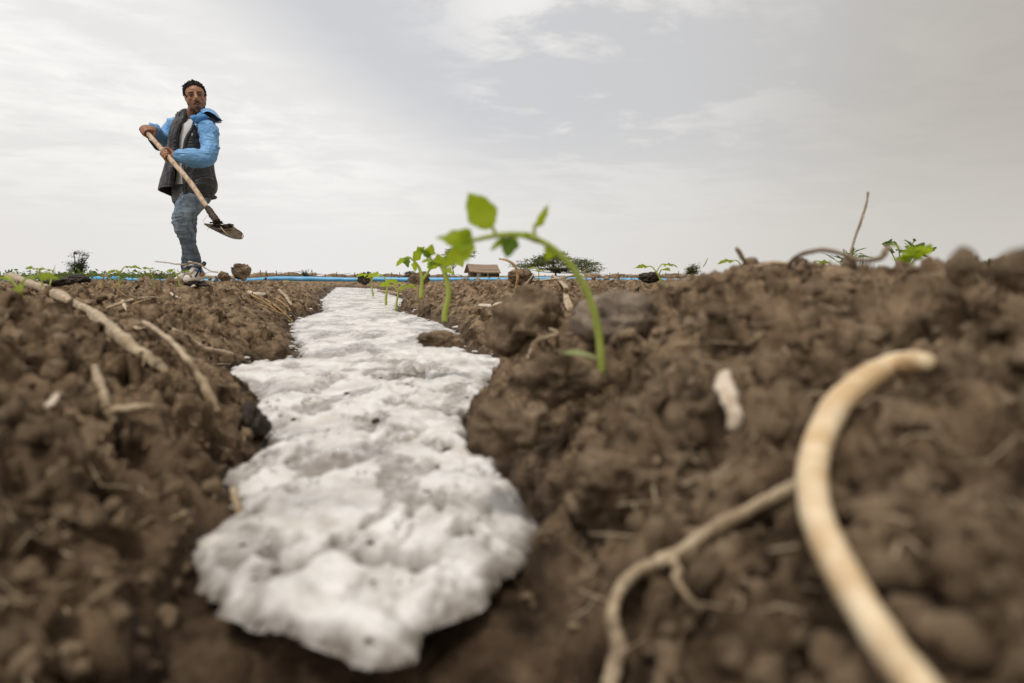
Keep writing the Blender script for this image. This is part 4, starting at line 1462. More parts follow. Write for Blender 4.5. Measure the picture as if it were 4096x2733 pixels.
topv = bl.reshape(-1, 3)
botv = topv + np.array((0, .001, -.004))
fT = [(i * 30 + k, i * 30 + k + 1, (i + 1) * 30 + k + 1, (i + 1) * 30 + k) for i in range(NB - 1) for k in range(29)]
nT = len(topv)
fB = [tuple(reversed([i + nT for i in q_])) for q_ in fT]
edge = []
for k in range(29):
    for i in (0, NB - 1):
        a_ = i * 30 + k
        edge.append((a_, a_ + 1, a_ + 1 + nT, a_ + nT))
for i in range(NB - 1):
    for k in (0, 29):
        a_ = i * 30 + k
        edge.append((a_, a_ + 30, a_ + 30 + nT, a_ + nT))
blade = mk('blade', np.vstack([topv, botv]), fT + fB + edge, M['blade'], shovel)
e_ = MB()
for (x, y, yy_, r_) in ((900, 700, 5.0, .026), (840, 800, 4.97, .022), (1000, 830, 4.98, .020), (760, 790, 4.97, .016), (1180, 800, 5.10, .018), (1300, 800, 5.12, .020), (1400, 790, 5.14, .018), (1260, 880, 5.06, .012),
                       (700, 830, 4.96, .013), (1100, 850, 5.02, .016), (1380, 980, 5.02, .010), (640, 690, 5.0, .010), (1080, 1000, 4.93, .010)):
    v_, f_ = ico(3)
    s_ = 1 + .5 * vnoise3(v_ * 2 + x) + .25 * vnoise3(v_ * 5 + y)
    e_.add(v_ * s_[:, None] * r_ * np.array((1.1, 1, .6)) + B(x, y, yy_), f_)
e_.build('mud', M['wet_soil'], blade)
e_ = MB()
e_.add(*tube(bl[:, 28] + np.array((0, -.002, .002)), .004, 6, 20))
e_.build('cutting_edge', M['steel'], blade)
for pts_, rd_ in (([B(480, 410, 4.97), B(300, 630, 4.96), B(365, 655, 4.96)], .0012), ([B(545, 895, 4.93), B(475, 970, 4.92)], .0014), ([B(1010, 860, 4.93), B(1100, 990, 4.90), B(1280, 1170, 4.86)], [.003, .004, .002])):
    e_ = MB()
    e_.add(*tube(pts_, rd_, 6))
    e_.build('stuck_straw', M['straw'], blade)
# ------------------------------------------------------------------ leaves and seedlings
def leaf_mesh(base, tip, normal, width, lobes=0.0, droop=0.0, fold=0.25, nseg=12, widest=0.38, teeth=0, seed=0, asym=0.0):
    """one leaf blade: grid of nseg x 6, pointed tip, optional lobed edge, folded along the midrib and drooping"""
    base, tip, n = np.asarray(base, float), np.asarray(tip, float), nrm(normal)
    ax = tip - base
    L = np.linalg.norm(ax)
    ax = ax / L
    side = nrm(np.cross(ax, n))
    n = np.cross(side, ax)
    r_ = random.Random(seed)
    ph = r_.uniform(0, 6)
    vs = []
    for i in range(nseg + 1):
        t = i / nseg
        wt = (math.sin(math.pi * t ** (math.log(.5) / math.log(widest))) ** .85 if 0 < t < 1 else 0.0)
        wt *= (1 - .15 * t)
        c = base + ax * L * t - n * droop * L * (t ** 2) + n * .35 * droop * L * t
        for j in range(7):
            u = (j - 3) / 3
            ed = 1 + lobes * math.sin(t * math.pi * 2 * 2.5 + ph + (1.2 if u > 0 else 0)) * abs(u) ** 2 + teeth * (((i + (u > 0)) % 2) - .5) * abs(u) ** 3 + asym * u
            w_ = width * .5 * wt * ed
            vs.append(c + side * u * w_ + n * abs(u) * w_ * fold + n * .06 * width * math.sin(t * 7 + ph + u * 2))
    fs = []
    for i in range(nseg):
        for j in range(6):
            a_ = i * 7 + j
            fs.append((a_, a_ + 1, a_ + 8, a_ + 7))
    return np.array(vs), fs


def seedling(name, label, base, height, seed, lean=(0, 0), nleaf=3, mat_='leaf', scale=1.0, group='tomato seedlings planted along the furrow', cat='seedling', spread=1.0, cot=True, toward=None):
    """young tomato plant: stem, petioles, lobed leaflets in threes, a pair of seed leaves"""
    rr_ = random.Random(seed)
    base = np.asarray(base, float)
    pl = thing(name, label, cat, base, group)
    H = height
    top = base + np.array((lean[0], lean[1], 1.0)) * H * .62
    mid_ = base * .5 + top * .5 + np.array((rr_.uniform(-.05, .05) - lean[0] * .15, rr_.uniform(-.03, .03), 0)) * H
    sr = H * .022 * scale
    mb_ = MB()
    mb_.add(*tube([base - np.array((0, 0, H * .06)), base + np.array((0, 0, H * .05)), mid_, top], [sr * 1.15, sr * 1.1, sr, sr * .7], 8, 16))
    a0 = rr_.uniform(0, 6.28) if toward is None else toward
    for k in range(nleaf):
        az = a0 + k * 2.4 + rr_.uniform(-.3, .3)
        st = top - (top - mid_) * (k / max(nleaf, 1)) * .55
        pl_len = H * rr_.uniform(.24, .36) * spread
        out = np.array((math.cos(az), math.sin(az) * .8, 0))
        p1 = st + out * pl_len * .45 + np.array((0, 0, pl_len * .55))
        p2 = st + out * pl_len + np.array((0, 0, pl_len * rr_.uniform(.45, .8)))
        mb_.add(*tube([st, p1, p2], [sr * .6, sr * .5, sr * .4], 6, 10))
        d_ = nrm(p2 - p1)
        nseg = 3 if k < nleaf - 1 or nleaf < 3 else 1
        for q_ in range(nseg):
            rot_ = (0, 1.15, -1.15)[q_]
            dd_ = np.array((d_[0] * math.cos(rot_) - d_[1] * math.sin(rot_), d_[0] * math.sin(rot_) + d_[1] * math.cos(rot_), d_[2] * .5 - .12))
            ll = H * rr_.uniform(.20, .27) * (1 if q_ == 0 else .72) * scale
            b_ = p2 if q_ == 0 else p1 + (p2 - p1) * .72
            v_, f_ = leaf_mesh(b_, b_ + nrm(dd_) * ll, (rr_.uniform(-.3, .3), -.55 + rr_.uniform(-.3, .3), .8), ll * rr_.uniform(.5, .65), .22, rr_.uniform(.1, .35), .25, 10, .36, seed=rr_.randint(0, 999))
            mk('leaf', v_, f_, M[mat_], pl)
    if cot:
        for sg in (-1, 1):
            b_ = base + (mid_ - base) * .35
            az = a0 + 1.3 + (0 if sg > 0 else math.pi)
            t_ = b_ + np.array((math.cos(az), math.sin(az) * .6, .35)) * H * .17
            v_, f_ = leaf_mesh(b_, t_, (0, -.3, 1), H * .045, 0, .3, .15, 8, .55, seed=seed)
            mk('seed_leaf', v_, f_, M['cotyledon'], pl)
    mb_.build('stem', M['stem'], pl)
    return pl


def on_ground(u, v, default=None, conv=0.435745):
    y = hit(u * conv, v * conv)
    return y if y is not None else default


# --- the big seedling in the middle, arching to the left
YB = 0.66
big_ = thing('seedling', 'largest seedling, arching over the furrow bank with one upright oval leaf at its crown', 'seedling', D(1380, 856, YB), 'tomato seedlings planted along the furrow')
st = [D(1381, 880, YB), D(1379, 830, YB), D(1374, 770, YB), D(1360, 705, YB - .003), D(1336, 648, YB - .006), D(1302, 600, YB - .01), D(1262, 565, YB - .012), D(1222, 545, YB - .014)]
e_ = MB()
e_.add(*tube(st, np.array([9.5, 9.5, 9, 8.5, 8, 7.5, 7, 6.5]) * .4357 * YB / FPX, 10, 50))
e_.add(*tube([D(1235, 551, YB - .013), D(1190, 538, YB - .016), D(1135, 541, YB - .02), D(1085, 552, YB - .024)], np.array([8, 6.5, 6, 4.5]) * .4357 * YB / FPX, 8, 24))
e_.add(*tube([D(1139, 541, YB - .02), D(1131, 522, YB - .02)], np.array([5, 4]) * .4357 * YB / FPX, 8, 6))
e_.add(*tube([D(1228, 548, YB - .012), D(1226, 525, YB - .012), D(1229, 512, YB - .012)], np.array([5, 4, 3]) * .4357 * YB / FPX, 8, 8))
e_.build('stem', M['stem'], big_)
PXB = .4357 * YB / FPX
toC = nrm(CAMP - D(1150, 540, YB))


def big_leaf(b_, t_, wid, nvec, **kw):
    v_, f_ = leaf_mesh(b_, t_, nvec, wid * PXB, nseg=18, **kw)
    return mk('leaf', v_, f_, M[kw.get('m_', 'leaf')] if False else M['leaf'], big_)


big_leaf(D(1130, 524, YB - .02), D(1076, 441, YB - .022), 74, toC + np.array((.15, 0, .25)), lobes=.07, droop=.05, fold=.12, widest=.42, teeth=.14, seed=3, asym=-.08)
big_leaf(D(1088, 553, YB - .024), D(1000, 543, YB - .03), 50, toC + np.array((0, 0, .5)), lobes=.20, droop=.12, fold=.1, widest=.30, teeth=.05, seed=5)
big_leaf(D(1086, 555, YB - .024), D(1014, 612, YB - .03), 52, toC + np.array((0, .2, .3)), lobes=.14, droop=.10, fold=.1, widest=.35, teeth=.05, seed=8)
big_leaf(D(1082, 545, YB - .024), D(1052, 528, YB - .03), 30, toC + np.array((0, 0, .3)), lobes=.08, droop=.1, fold=.1, seed=9)
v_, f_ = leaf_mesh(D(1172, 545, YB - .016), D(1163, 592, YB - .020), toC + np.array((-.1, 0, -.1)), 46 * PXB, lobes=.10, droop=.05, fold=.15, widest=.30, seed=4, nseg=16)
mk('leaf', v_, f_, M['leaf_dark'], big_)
big_leaf(D(1160, 547, YB - .016), D(1124, 574, YB - .02), 18, toC + np.array((0, 0, .6)), droop=.2, fold=.2, seed=14)
big_leaf(D(1170, 545, YB - .018), D(1222, 534, YB - .02), 20, toC + np.array((0, 0, .8)), lobes=.15, droop=.1, fold=.2, seed=11)
big_leaf(D(1227, 522, YB - .012), D(1264, 466, YB - .010), 24, toC + np.array((1.1, 0, .2)), lobes=.14, droop=.12, fold=.3, widest=.35, teeth=.1, seed=12)
big_leaf(D(1262, 568, YB - .012), D(1254, 598, YB - .015), 34, toC + np.array((.5, 0, 0)), lobes=.1, droop=.1, fold=.3, seed=13)
v_, f_ = leaf_mesh(D(1376, 826, YB - .008), D(1300, 797, YB - .035), (0.1, -.75, 1), 22 * PXB, 0, .25, .3, 14, .6, seed=2)
mk('seed_leaf', v_, f_, M['cotyledon'], big_)

# --- second seedling, straight behind it
Y2 = 1.5
sec = thing('seedling', 'second tallest seedling, standing at the froth edge with a pale seed leaf at its foot', 'seedling', D(1021, 726, Y2), 'tomato seedlings planted along the furrow')
P2 = .4357 * Y2 / FPX
e_ = MB()
e_.add(*tube([D(1020, 738, Y2), D(1021, 715, Y2), D(1029, 680, Y2), D(1026, 645, Y2), D(1017, 618, Y2), D(1008, 605, Y2)], np.array([7, 6.5, 6, 6, 5, 4]) * P2, 8, 30))
e_.add(*tube([D(1010, 608, Y2), D(990, 596, Y2), D(985, 582, Y2)], np.array([4, 3, 2.5]) * P2, 6, 10))
e_.add(*tube([D(1016, 616, Y2), D(1040, 600, Y2 + .01), D(1058, 585, Y2 + .02)], np.array([4, 3, 2.5]) * P2, 6, 10))
e_.build('stem', M['stem'], sec)
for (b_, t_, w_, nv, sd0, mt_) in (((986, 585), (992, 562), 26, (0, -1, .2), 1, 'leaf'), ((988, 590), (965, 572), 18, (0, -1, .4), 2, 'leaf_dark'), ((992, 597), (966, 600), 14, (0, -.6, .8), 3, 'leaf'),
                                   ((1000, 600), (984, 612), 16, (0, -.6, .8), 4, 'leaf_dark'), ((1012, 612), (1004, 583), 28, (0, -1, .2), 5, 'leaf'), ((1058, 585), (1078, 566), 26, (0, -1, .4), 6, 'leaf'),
                                   ((1050, 590), (1062, 612), 22, (0, -1, .4), 7, 'leaf'), ((1020, 618), (1042, 628), 18, (0, -.7, .8), 8, 'leaf')):
    v_, f_ = leaf_mesh(D(*b_, Y2), D(*t_, Y2 - .015), nv, w_ * P2, .18, .15, .2, 12, .38, seed=sd0)
    mk('leaf', v_, f_, M[mt_], sec)
v_, f_ = leaf_mesh(D(1028, 728, Y2 - .02), D(1044, 711, Y2 - .05), (-.3, -.6, .8), 11 * P2, 0, .1, .2, 10, .55, seed=2)
mk('seed_leaf', v_, f_, M['cotyledon'], sec)

# --- third seedling, its leaves hanging towards the furrow
Y3 = 2.45
thr = thing('seedling', 'forked seedling with two drooping leaves, third from the lens along the right bank', 'seedling', D(966, 674, Y3), 'tomato seedlings planted along the furrow')
P3 = .4357 * Y3 / FPX
e_ = MB()
e_.add(*tube([D(966, 684, Y3), D(967, 665, Y3), D(968, 640, Y3), D(962, 615, Y3), D(950, 598, Y3)], np.array([5, 4.6, 4, 3.4, 2.5]) * P3, 8, 24))
e_.add(*tube([D(968, 646, Y3), D(978, 630, Y3), D(988, 616, Y3)], np.array([3.6, 3, 2.4]) * P3, 6, 10))
e_.add(*tube([D(952, 600, Y3), D(938, 590, Y3), D(930, 592, Y3)], np.array([2.6, 2.2, 2]) * P3, 6, 10))
e_.build('stem', M['stem'], thr)
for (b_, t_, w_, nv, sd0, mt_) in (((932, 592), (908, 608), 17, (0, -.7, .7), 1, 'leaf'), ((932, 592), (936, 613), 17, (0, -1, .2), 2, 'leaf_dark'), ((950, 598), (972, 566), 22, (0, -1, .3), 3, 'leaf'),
                                   ((951, 600), (953, 622), 15, (0, -1, .2), 4, 'leaf'), ((956, 574), (970, 569), 12, (0, -1, .2), 9, 'leaf'), ((988, 618), (984, 598), 14, (0, -1, .2), 5, 'leaf'), ((989, 616), (1010, 606), 14, (0, -.8, .5), 6, 'leaf')):
    v_, f_ = leaf_mesh(D(*b_, Y3), D(*t_, Y3 - .02), nv, w_ * P3, .18, .2, .2, 10, .38, seed=sd0)
    mk('leaf', v_, f_, M[mt_], thr)

# --- the smaller ones: (foot u, foot v, metres ahead, height in view pixels, seed, label)
SEED = [
    (885, 660, 4.6, 42, 11, 'pale seedling leaning on the wet clods where the froth narrows', .1),
    (908, 668, 3.9, 30, 12, 'short two-leaved seedling on the furrow bank beside the pale seedling', .15),
    (856, 645, 6.5, 26, 13, 'small seedling on the dark mound at the far end of the froth', -.1),
    (276, 648, 3.2, 44, 14, 'upright seedling with spreading leaves in front of the blue hose', .0),
    (352, 643, 3.4, 32, 15, 'seedling left of the man, its top bent to the left', -.2),
    (413, 652, 2.9, 34, 16, "bright seedling beside the dark wet soil at the man's shoe", -.15),
    (97, 650, 2.2, 40, 17, 'blurred seedling below the dark thorny shrub', -.1),
    (70, 648, 1.3, 34, 18, 'leftmost seedling, half sunk behind the near bank', -.3),
    (1236, 634, 5.0, 24, 19, 'yellow-green seedling under the flat-topped tree', .0),
    (1520, 640, 2.95, 44, 20, 'seedling growing from the dark clod right of the hose', -.25),
    (1698, 612, 2.2, 26, 21, 'tiny seedling peeping over the right ridge by the short stub of stalk', .1),
    (1853, 618, 2.4, 26, 22, 'tiny seedling framed under the looping root on the right ridge', .1),
    (1182, 648, 6.0, 18, 23, 'tiny seedling far along the right bank near the hut', .1),
]
for i, (u, v, y, hpx, sd0, lab, ln) in enumerate(SEED):
    b_ = D(u, v, y)
    gz_ = ground_z(b_[0], b_[1])[0]
    H_ = hpx * .435745 * y / FPX + max(0, b_[2] - gz_)
    b_[2] = min(b_[2], gz_ + .01)
    seedling('seedling', lab, b_, H_, sd0, (ln, 0), nleaf=3, scale=1.35, toward=(0.3 if i % 2 else 2.6))

# blurred weeds on the right ridge
def weed(name, label, base, height, seed, n=9, mat_='weed', group=None, lw=.5, ll=.35, cat='weed'):
    r_ = random.Random(seed)
    w_ = thing(name, label, cat, base, group)
    mb_ = MB()
    for k in range(n):
        az, tl = r_.uniform(0, 6.28), r_.uniform(.15, .9)
        t_ = base + np.array((math.cos(az) * tl, math.sin(az) * tl, r_.uniform(.55, 1.0))) * height * .8
        m_ = base * .5 + t_ * .5 + np.array((0, 0, height * .12))
        mb_.add(*tube([base - np.array((0, 0, .02)), m_, t_], height * .014, 5, 8))
        for q_ in range(4):
            b_ = m_ + (t_ - m_) * (q_ / 3)
            d_ = np.array((r_.uniform(-1, 1), r_.uniform(-1, 1), r_.uniform(-.1, .9)))
            L_ = height * ll * r_.uniform(.6, 1.1)
            v_, f_ = leaf_mesh(b_, b_ + nrm(d_) * L_, (r_.uniform(-.5, .5), -.7, .7), L_ * lw, .2, .2, .2, 6, .4, seed=r_.randint(0, 99))
            mk('leaf', v_, f_, M[mat_], w_)
    mb_.build('stem', M['stem'], w_)
    return w_


weed('weed', 'bushy green weed on the right ridge behind the blurred pale plant', D(2070, 628, 3.3), .20, 5, 9, ll=.26)
weed('seedling', 'out-of-focus pale plant in front of the bushy weed on the right ridge', D(2080, 630, 0.95), .048, 6, 4, 'leaf', 'tomato seedlings planted along the furrow', .55, .5, 'seedling')
weed('weed', 'small green weed between the two blurred clods at the right edge', D(2268, 628, 2.6), .075, 8, 5, ll=.3)
weed('weed', 'feathery low weed at the foot of the tall upright twig', D(1942, 632, 2.9), .13, 9, 8, lw=.16, ll=.5)


def grass(name, label, base, height, seed, n, mat_='weed', width=.004, group=None, lean=0.4):
    r_ = random.Random(seed)
    g_ = thing(name, label, 'grass', base, group)
    for k in range(n):
        az = r_.uniform(0, 6.28)
        tl = r_.uniform(.1, lean)
        b_ = base + np.array((r_.uniform(-.5, .5), r_.uniform(-.3, .3), 0)) * height * .6
        t_ = b_ + np.array((math.cos(az) * tl, math.sin(az) * tl, r_.uniform(.6, 1))) * height
        v_, f_ = leaf_mesh(b_ - np.array((0, 0, .02)), t_, (math.cos(az), math.sin(az) - .3, .3), width, 0, .15, .3, 8, .25)
        mk('grass_blade', v_, f_, M[mat_], g_)
    return g_


grass('grass_tuft', 'fine green grass tuft right of the tall upright twig', D(1965, 634, 2.9), .11, 3, 22)
grass('grass_tuft', 'sparse grass tuft between the upright twig and the bushy weed', D(2000, 634, 3.4), .085, 4, 14)
b_ = D(112, 636, 2.1)
g_ = thing('grass_stalk', 'single pale grass stalk leaning right at the left edge, before the shrub', 'grass', b_)
mk('grass_blade', *leaf_mesh(b_ - np.array((0, 0, .03)), D(127, 604, 2.1), (0, -1, .2), .006, 0, .05, .3, 8, .3), M['stem'], g_)

# ------------------------------------------------------------------ roots, stalks and straws one can tell apart
def stalk(name, label, cat, pts, width, m='straw', lift=0.35, ys=None, group=None, nodes=0.0, tip=(1, 1), flat=0.85, seg=14, parent=None, wob=.12, seed=1):
    """pts in the 2350-wide view; each lies on the ground under its pixel unless ys gives its distance; width in the same view pixels"""
    P_, Rr = [], []
    widths = width if isinstance(width, (list, tuple)) else [width] * len(pts)
    if ys is None:
        # find the soil along the whole path, then let the stiff stalk bridge the hollows
        k_ = 3
        pp = spline(np.array(pts, float), (len(pts) - 1) * k_ + 1)
        yr = [hit(u * .435745, v * .435745, True) or on_ground(u, v) for (u, v) in pp]
        good = [i for i, y in enumerate(yr) if y is not None]
        yr = np.log(np.interp(np.arange(len(pp)), good, [yr[i] for i in good]))
        lo_ = np.array([yr[max(0, i - 2):i + 3].min() for i in range(len(yr))])
        lo_ = np.convolve(np.pad(lo_, 2, mode='edge'), np.ones(5) / 5, 'valid')
        ys = list(np.exp(lo_[::k_]))
        if len(ys) < len(pts):
            ys.append(float(np.exp(lo_[-1])))
    elif not isinstance(ys, (list, tuple)):
        ys = [ys] * len(pts)
    for (u, v), y, w_ in zip(pts, ys, widths):
        r0 = w_ * (.5 if m == 'root' else .41) * .435745 * y / FPX
        P_.append(D(u, v, y * .992 - r0 * lift))
        Rr.append(r0)
    Rr = np.array(Rr)
    n = max(16, 7 * len(pts))
    rnd = np.random.default_rng(seed)
    bumps = 1 + wob * rnd.uniform(-1, 1, n + 1)
    if nodes:
        bumps = bumps + nodes * (np.sin(np.arange(n + 1) * 2 * np.pi / max(6, n / 5)) > .75)
    q_ = spline(np.column_stack([np.array(P_), Rr]), n)
    rad = np.maximum(q_[:, 3], 1e-4) * bumps[:n] * (1 + (.015 if m == 'root' else .07) * np.convolve(rnd.uniform(-1, 1, n), np.ones(3) / 2, 'same'))
    q_[:, :3] += np.repeat(rad[:, None], 3, 1) * (.04 if m == 'root' else .22) * np.column_stack([np.convolve(rnd.uniform(-1, 1, n + 4), np.ones(5) / 3, 'valid') for _ in range(3)])
    rad[0] *= tip[0]
    rad[-1] *= tip[1]
    ph = rnd.uniform(0, 6)
    v_, f_ = tube(q_[:, :3], rad, seg, None, flat=flat, shape=lambda i, t: 1 + (.02 if m == 'root' else .09) * math.sin(t * 3 + ph + i * .05) + (.015 if m == 'root' else .07) * math.sin(t * 5 + ph * 2))
    o = mk(name, v_, f_, M[m], parent)
    if parent is None:
        tag(o, label, cat, group)
    return o


stalk('root', 'thick pale curved root lying down the right bank to the bottom edge', 'root', [(2134, 832), (2095, 828), (2050, 838), (1990, 868), (1930, 920), (1890, 985), (1868, 1060), (1865, 1130), (1885, 1215), (1930, 1310), (1985, 1405), (2050, 1500), (2110, 1580), (2170, 1660)],
      [36, 46, 53, 58, 61, 63, 66, 68, 71, 75, 79, 83, 87, 91], 'root', 2.2, tip=(.75, 1), flat=1, seg=18, wob=.03)
kn = stalk('root', 'knobbly forked dry root below the thick pale root', 'root', [(1830, 1112), (1760, 1146), (1690, 1185), (1630, 1215), (1560, 1268), (1500, 1300), (1452, 1318), (1420, 1360), (1406, 1420), (1416, 1490), (1398, 1580)],
           [40, 40, 44, 46, 42, 44, 44, 40, 46, 50, 56], 'straw', .8, nodes=.16, wob=.10, seg=12, seed=4)
stalk('root_branch', '', '', [(1540, 1285), (1558, 1310), (1552, 1330), (1580, 1370), (1610, 1400)], [34, 30, 24, 22, 20], 'straw', .6, parent=kn, seed=5)
stalk('stalk', 'long bleached stalk lying down the near left bank', 'stalk', [(18, 634), (60, 648), (110, 666), (160, 690), (205, 712), (235, 738), (270, 768), (310, 800), (345, 822), (368, 838), (380, 856)],
      [20, 25, 27, 26, 22, 32, 36, 30, 27, 26, 22], 'straw', .7, nodes=.25, tip=(.5, .7), seed=6)
stalk('stalk', 'short upright piece of broken stalk on the left bank', 'stalk', [(214, 842), (226, 872), (238, 905), (250, 945), (262, 968)], [18, 25, 24, 27, 20], 'straw', .8, nodes=.2, seed=7)
stalk('stalk', 'short level piece of stalk at the foot of the broken one on the left bank', 'stalk', [(240, 944), (275, 940), (312, 936), (352, 932)], [26, 26, 24, 16], 'straw', 1.2, seed=8)
stalk('stalk', 'thin stalk slanting to the froth on the left bank beside the long bleached one', 'stalk', [(330, 740), (372, 768), (420, 812), (452, 858), (478, 905), (500, 945)], [14, 16, 18, 20, 26, 20], 'straw', 1.0, nodes=.2, seed=9)
stalk('root', 'pale forked root fragment lying above the left end of the froth', 'root', [(398, 756), (430, 772), (462, 800), (495, 806), (535, 812)], [12, 15, 22, 17, 10], 'straw', .6, nodes=.25, seed=10)
stalk('straw', 'long straw lying across the far left bank', 'straw', [(243, 708), (285, 694), (330, 684), (368, 684)], [9, 11, 10, 8], 'straw', 1.3, seed=11)
stalk('straw', 'thinner straw lying just below the long one on the left bank', 'straw', [(290, 706), (320, 692), (345, 686)], 6, 'golden', 1.3, seed=12)
GL = 'golden straws sliding down the left bank'
for i, (p_, lab) in enumerate((
        ([(565, 668), (605, 685), (640, 708), (668, 734)], 'golden straw on the left bank nearest the crest clod'),
        ([(575, 676), (620, 702), (652, 730), (672, 742)], 'golden straw reaching down to the froth edge on the left bank'),
        ([(590, 672), (640, 690), (668, 714)], 'golden straw highest on the slope right of the crest clod'),
        ([(600, 700), (630, 715), (655, 722)], 'short golden straw under the sheaf on the left bank'),
        ([(640, 665), (655, 680), (668, 700)], 'pale short straw right of the golden sheaf'))):
    stalk('straw', lab, 'straw', p_, 6 if i != 4 else 9, 'golden' if i != 4 else 'straw', 1.6, group=GL, seed=20 + i)
stalk('straw', 'pale chip of straw beside the crest clod on the left bank', 'straw', [(568, 672), (590, 676), (606, 676)], [14, 16, 10], 'husk', 1.0, seed=31)
stalk('straw', 'pale curled chip in front of the man, left of the crest clod', 'straw', [(436, 662), (447, 656), (460, 656)], [6, 8, 5], 'husk', 1.4, seed=32)
stalk('straw', 'pale slip of straw in front of the man on the left bank', 'straw', [(392, 672), (402, 680), (414, 684)], [5, 7, 5], 'husk', 1.4, seed=33)
stalk('straw', 'short bright chip standing in the soil of the far left bank', 'straw', [(282, 690), (286, 702), (291, 712)], [9, 9, 6], 'husk', 1.0, seed=34)
stalk('straw', 'bent brown straw standing in front of the hose on the left', 'straw', [(236, 666), (235, 646), (240, 632), (252, 640), (268, 662), (290, 680)], [5, 5, 5, 4, 4, 4], 'golden', 0, ys=[2.2, 2.2, 2.2, 2.2, 2.2, 2.2], seed=35)
stalk('straw', 'thin straw on the far left bank below the upright seedling', 'straw', [(296, 678), (320, 684), (340, 688)], 5, 'straw', 1.6, seed=36)
yw = 2.0
stalk('straw', "blurred straw curving across the man's trouser leg", 'straw', [(357, 600), (385, 603), (410, 606), (428, 607), (440, 603), (455, 605), (466, 611), (480, 621), (500, 625)], [5, 6, 7, 7, 7, 7, 6, 6, 7], 'grey_stem', 0, ys=[yw + .25, yw + .2, yw + .15, yw + .1, yw + .05, yw, yw, yw, yw], flat=.5, seed=37)
hk = stalk('root', 'thin crooked root hooked over the big clods on the right bank', 'root', [(1198, 738), (1232, 742), (1262, 756), (1280, 766), (1248, 776), (1228, 786), (1218, 805), (1212, 828)], [8, 10, 11, 14, 12, 12, 12, 13], 'straw', 1.6, seed=38)
stalk('straw', 'golden hooked straw standing up in front of the hut and the flat-topped tree', 'straw', [(1184, 664), (1187, 640), (1186, 620), (1178, 606), (1164, 598), (1144, 594)], [8, 8, 8, 8, 7, 4], 'golden', 0, ys=[2.3] * 6, seed=39, tip=(1, .4))
stalk('straw', 'straight straw leaning beside the hooked straw on the right bank', 'straw', [(1196, 662), (1212, 646), (1226, 628)], [6, 6, 4], 'straw', 0, ys=[2.5] * 3, seed=40)
stalk('dry_leaf', 'papery strip of dead leaf hanging down the right bank behind the big seedling', 'dry leaf', [(1270, 632), (1290, 648), (1298, 672), (1304, 700), (1312, 722)], [8, 12, 14, 20, 14], 'straw', .8, flat=.3, seed=41)
stalk('straw', 'level straw lying on clods under the flat-topped tree', 'straw', [(1216, 645), (1250, 643), (1290, 638), (1330, 628)], [6, 7, 6, 4], 'straw', 1.0, ys=[3.2] * 4, seed=42)
stalk('straw', 'reddish bent straw standing right of the big seedling', 'straw', [(1352, 656), (1346, 640), (1340, 626), (1345, 618)], [5, 4, 4, 3], 'golden', 0, ys=[2.6] * 4, seed=43)
stalk('husk', 'pale split husk stuck in the right bank', 'husk', [(1668, 852), (1660, 880), (1670, 905), (1682, 935), (1684, 968), (1680, 990)], [24, 44, 48, 46, 40, 18], 'husk', .6, flat=.7, wob=.18, seed=44)
stalk('straw', 'pale flat straw lying at the foot of the right ridge above the husk', 'straw', [(1855, 690), (1885, 700), (1920, 712)], [14, 20, 14], 'straw', 1.0, flat=.5, seed=45)
stalk('root', 'looping grey root rising from the right ridge against the sky', 'root', [(1796, 632), (1808, 612), (1828, 590), (1858, 577), (1895, 574), (1930, 582), (1962, 594), (1995, 597), (2022, 590), (2034, 574), (2042, 564)], [16, 15, 15, 15, 15, 14, 14, 15, 18, 20, 14], 'grey_stem', 0, ys=[.80, .78, .76, .74, .72, .72, .72, .72, .72, .72, .72], seed=46, wob=.08)
stalk('twig', 'tall thin upright twig on the right ridge', 'twig', [(1948, 640), (1950, 610), (1953, 580), (1962, 545), (1976, 505), (1986, 475), (1991, 452), (1992, 441)], [10, 9, 8, 7.5, 8, 7, 6, 8], 'grey_stem', 0, ys=[1.35] * 8, seed=47, wob=.10)
stalk('stalk', 'short blurred stub of stalk leaning on the right ridge', 'stalk', [(1722, 618), (1706, 596), (1690, 568)], [16, 14, 12], 'straw', 0, ys=[.95, .93, .92], seed=48)
stalk('straw', 'pale straw lying along the crest of the right ridge', 'straw', [(1735, 612), (1770, 604), (1800, 606), (1822, 614)], [12, 16, 15, 10], 'straw', 0, ys=[.86] * 4, seed=49)
stalk('twig', 'faint thin twig standing behind the round bush', 'twig', [(1614, 612), (1620, 602), (1624, 592)], [3, 3, 2], 'grey_stem', 0, ys=[3.2] * 3, seed=50)
stalk('straw', 'bleached stem lying at the water edge of the right bank', 'straw', [(868, 668), (895, 670), (925, 676)], [8, 9, 6], 'straw', 1.5, seed=51)
stalk('twig', 'brown twig lying in the froth near the bottom left', 'twig', [(536, 1125), (545, 1160), (562, 1195), (590, 1225), (620, 1252)], [26, 24, 22, 22, 20], 'straw', 2.2, ys=None, seed=52)
stalk('straw', 'pale chip halfway up the left bank, left of the broken stalk', 'straw', [(108, 935), (122, 920), (130, 905)], [16, 20, 12], 'husk', .6, seed=56)
stalk('straw', 'curled pale fragment above the long bleached stalk', 'straw', [(300, 745), (318, 755), (334, 752)], [9, 12, 8], 'straw', 1.3, seed=57)
stalk('straw', 'pale strip low on the second bank between the seedling and the big clods', 'straw', [(1100, 700), (1125, 702), (1150, 696)], [10, 14, 10], 'husk', 1.2, seed=58)

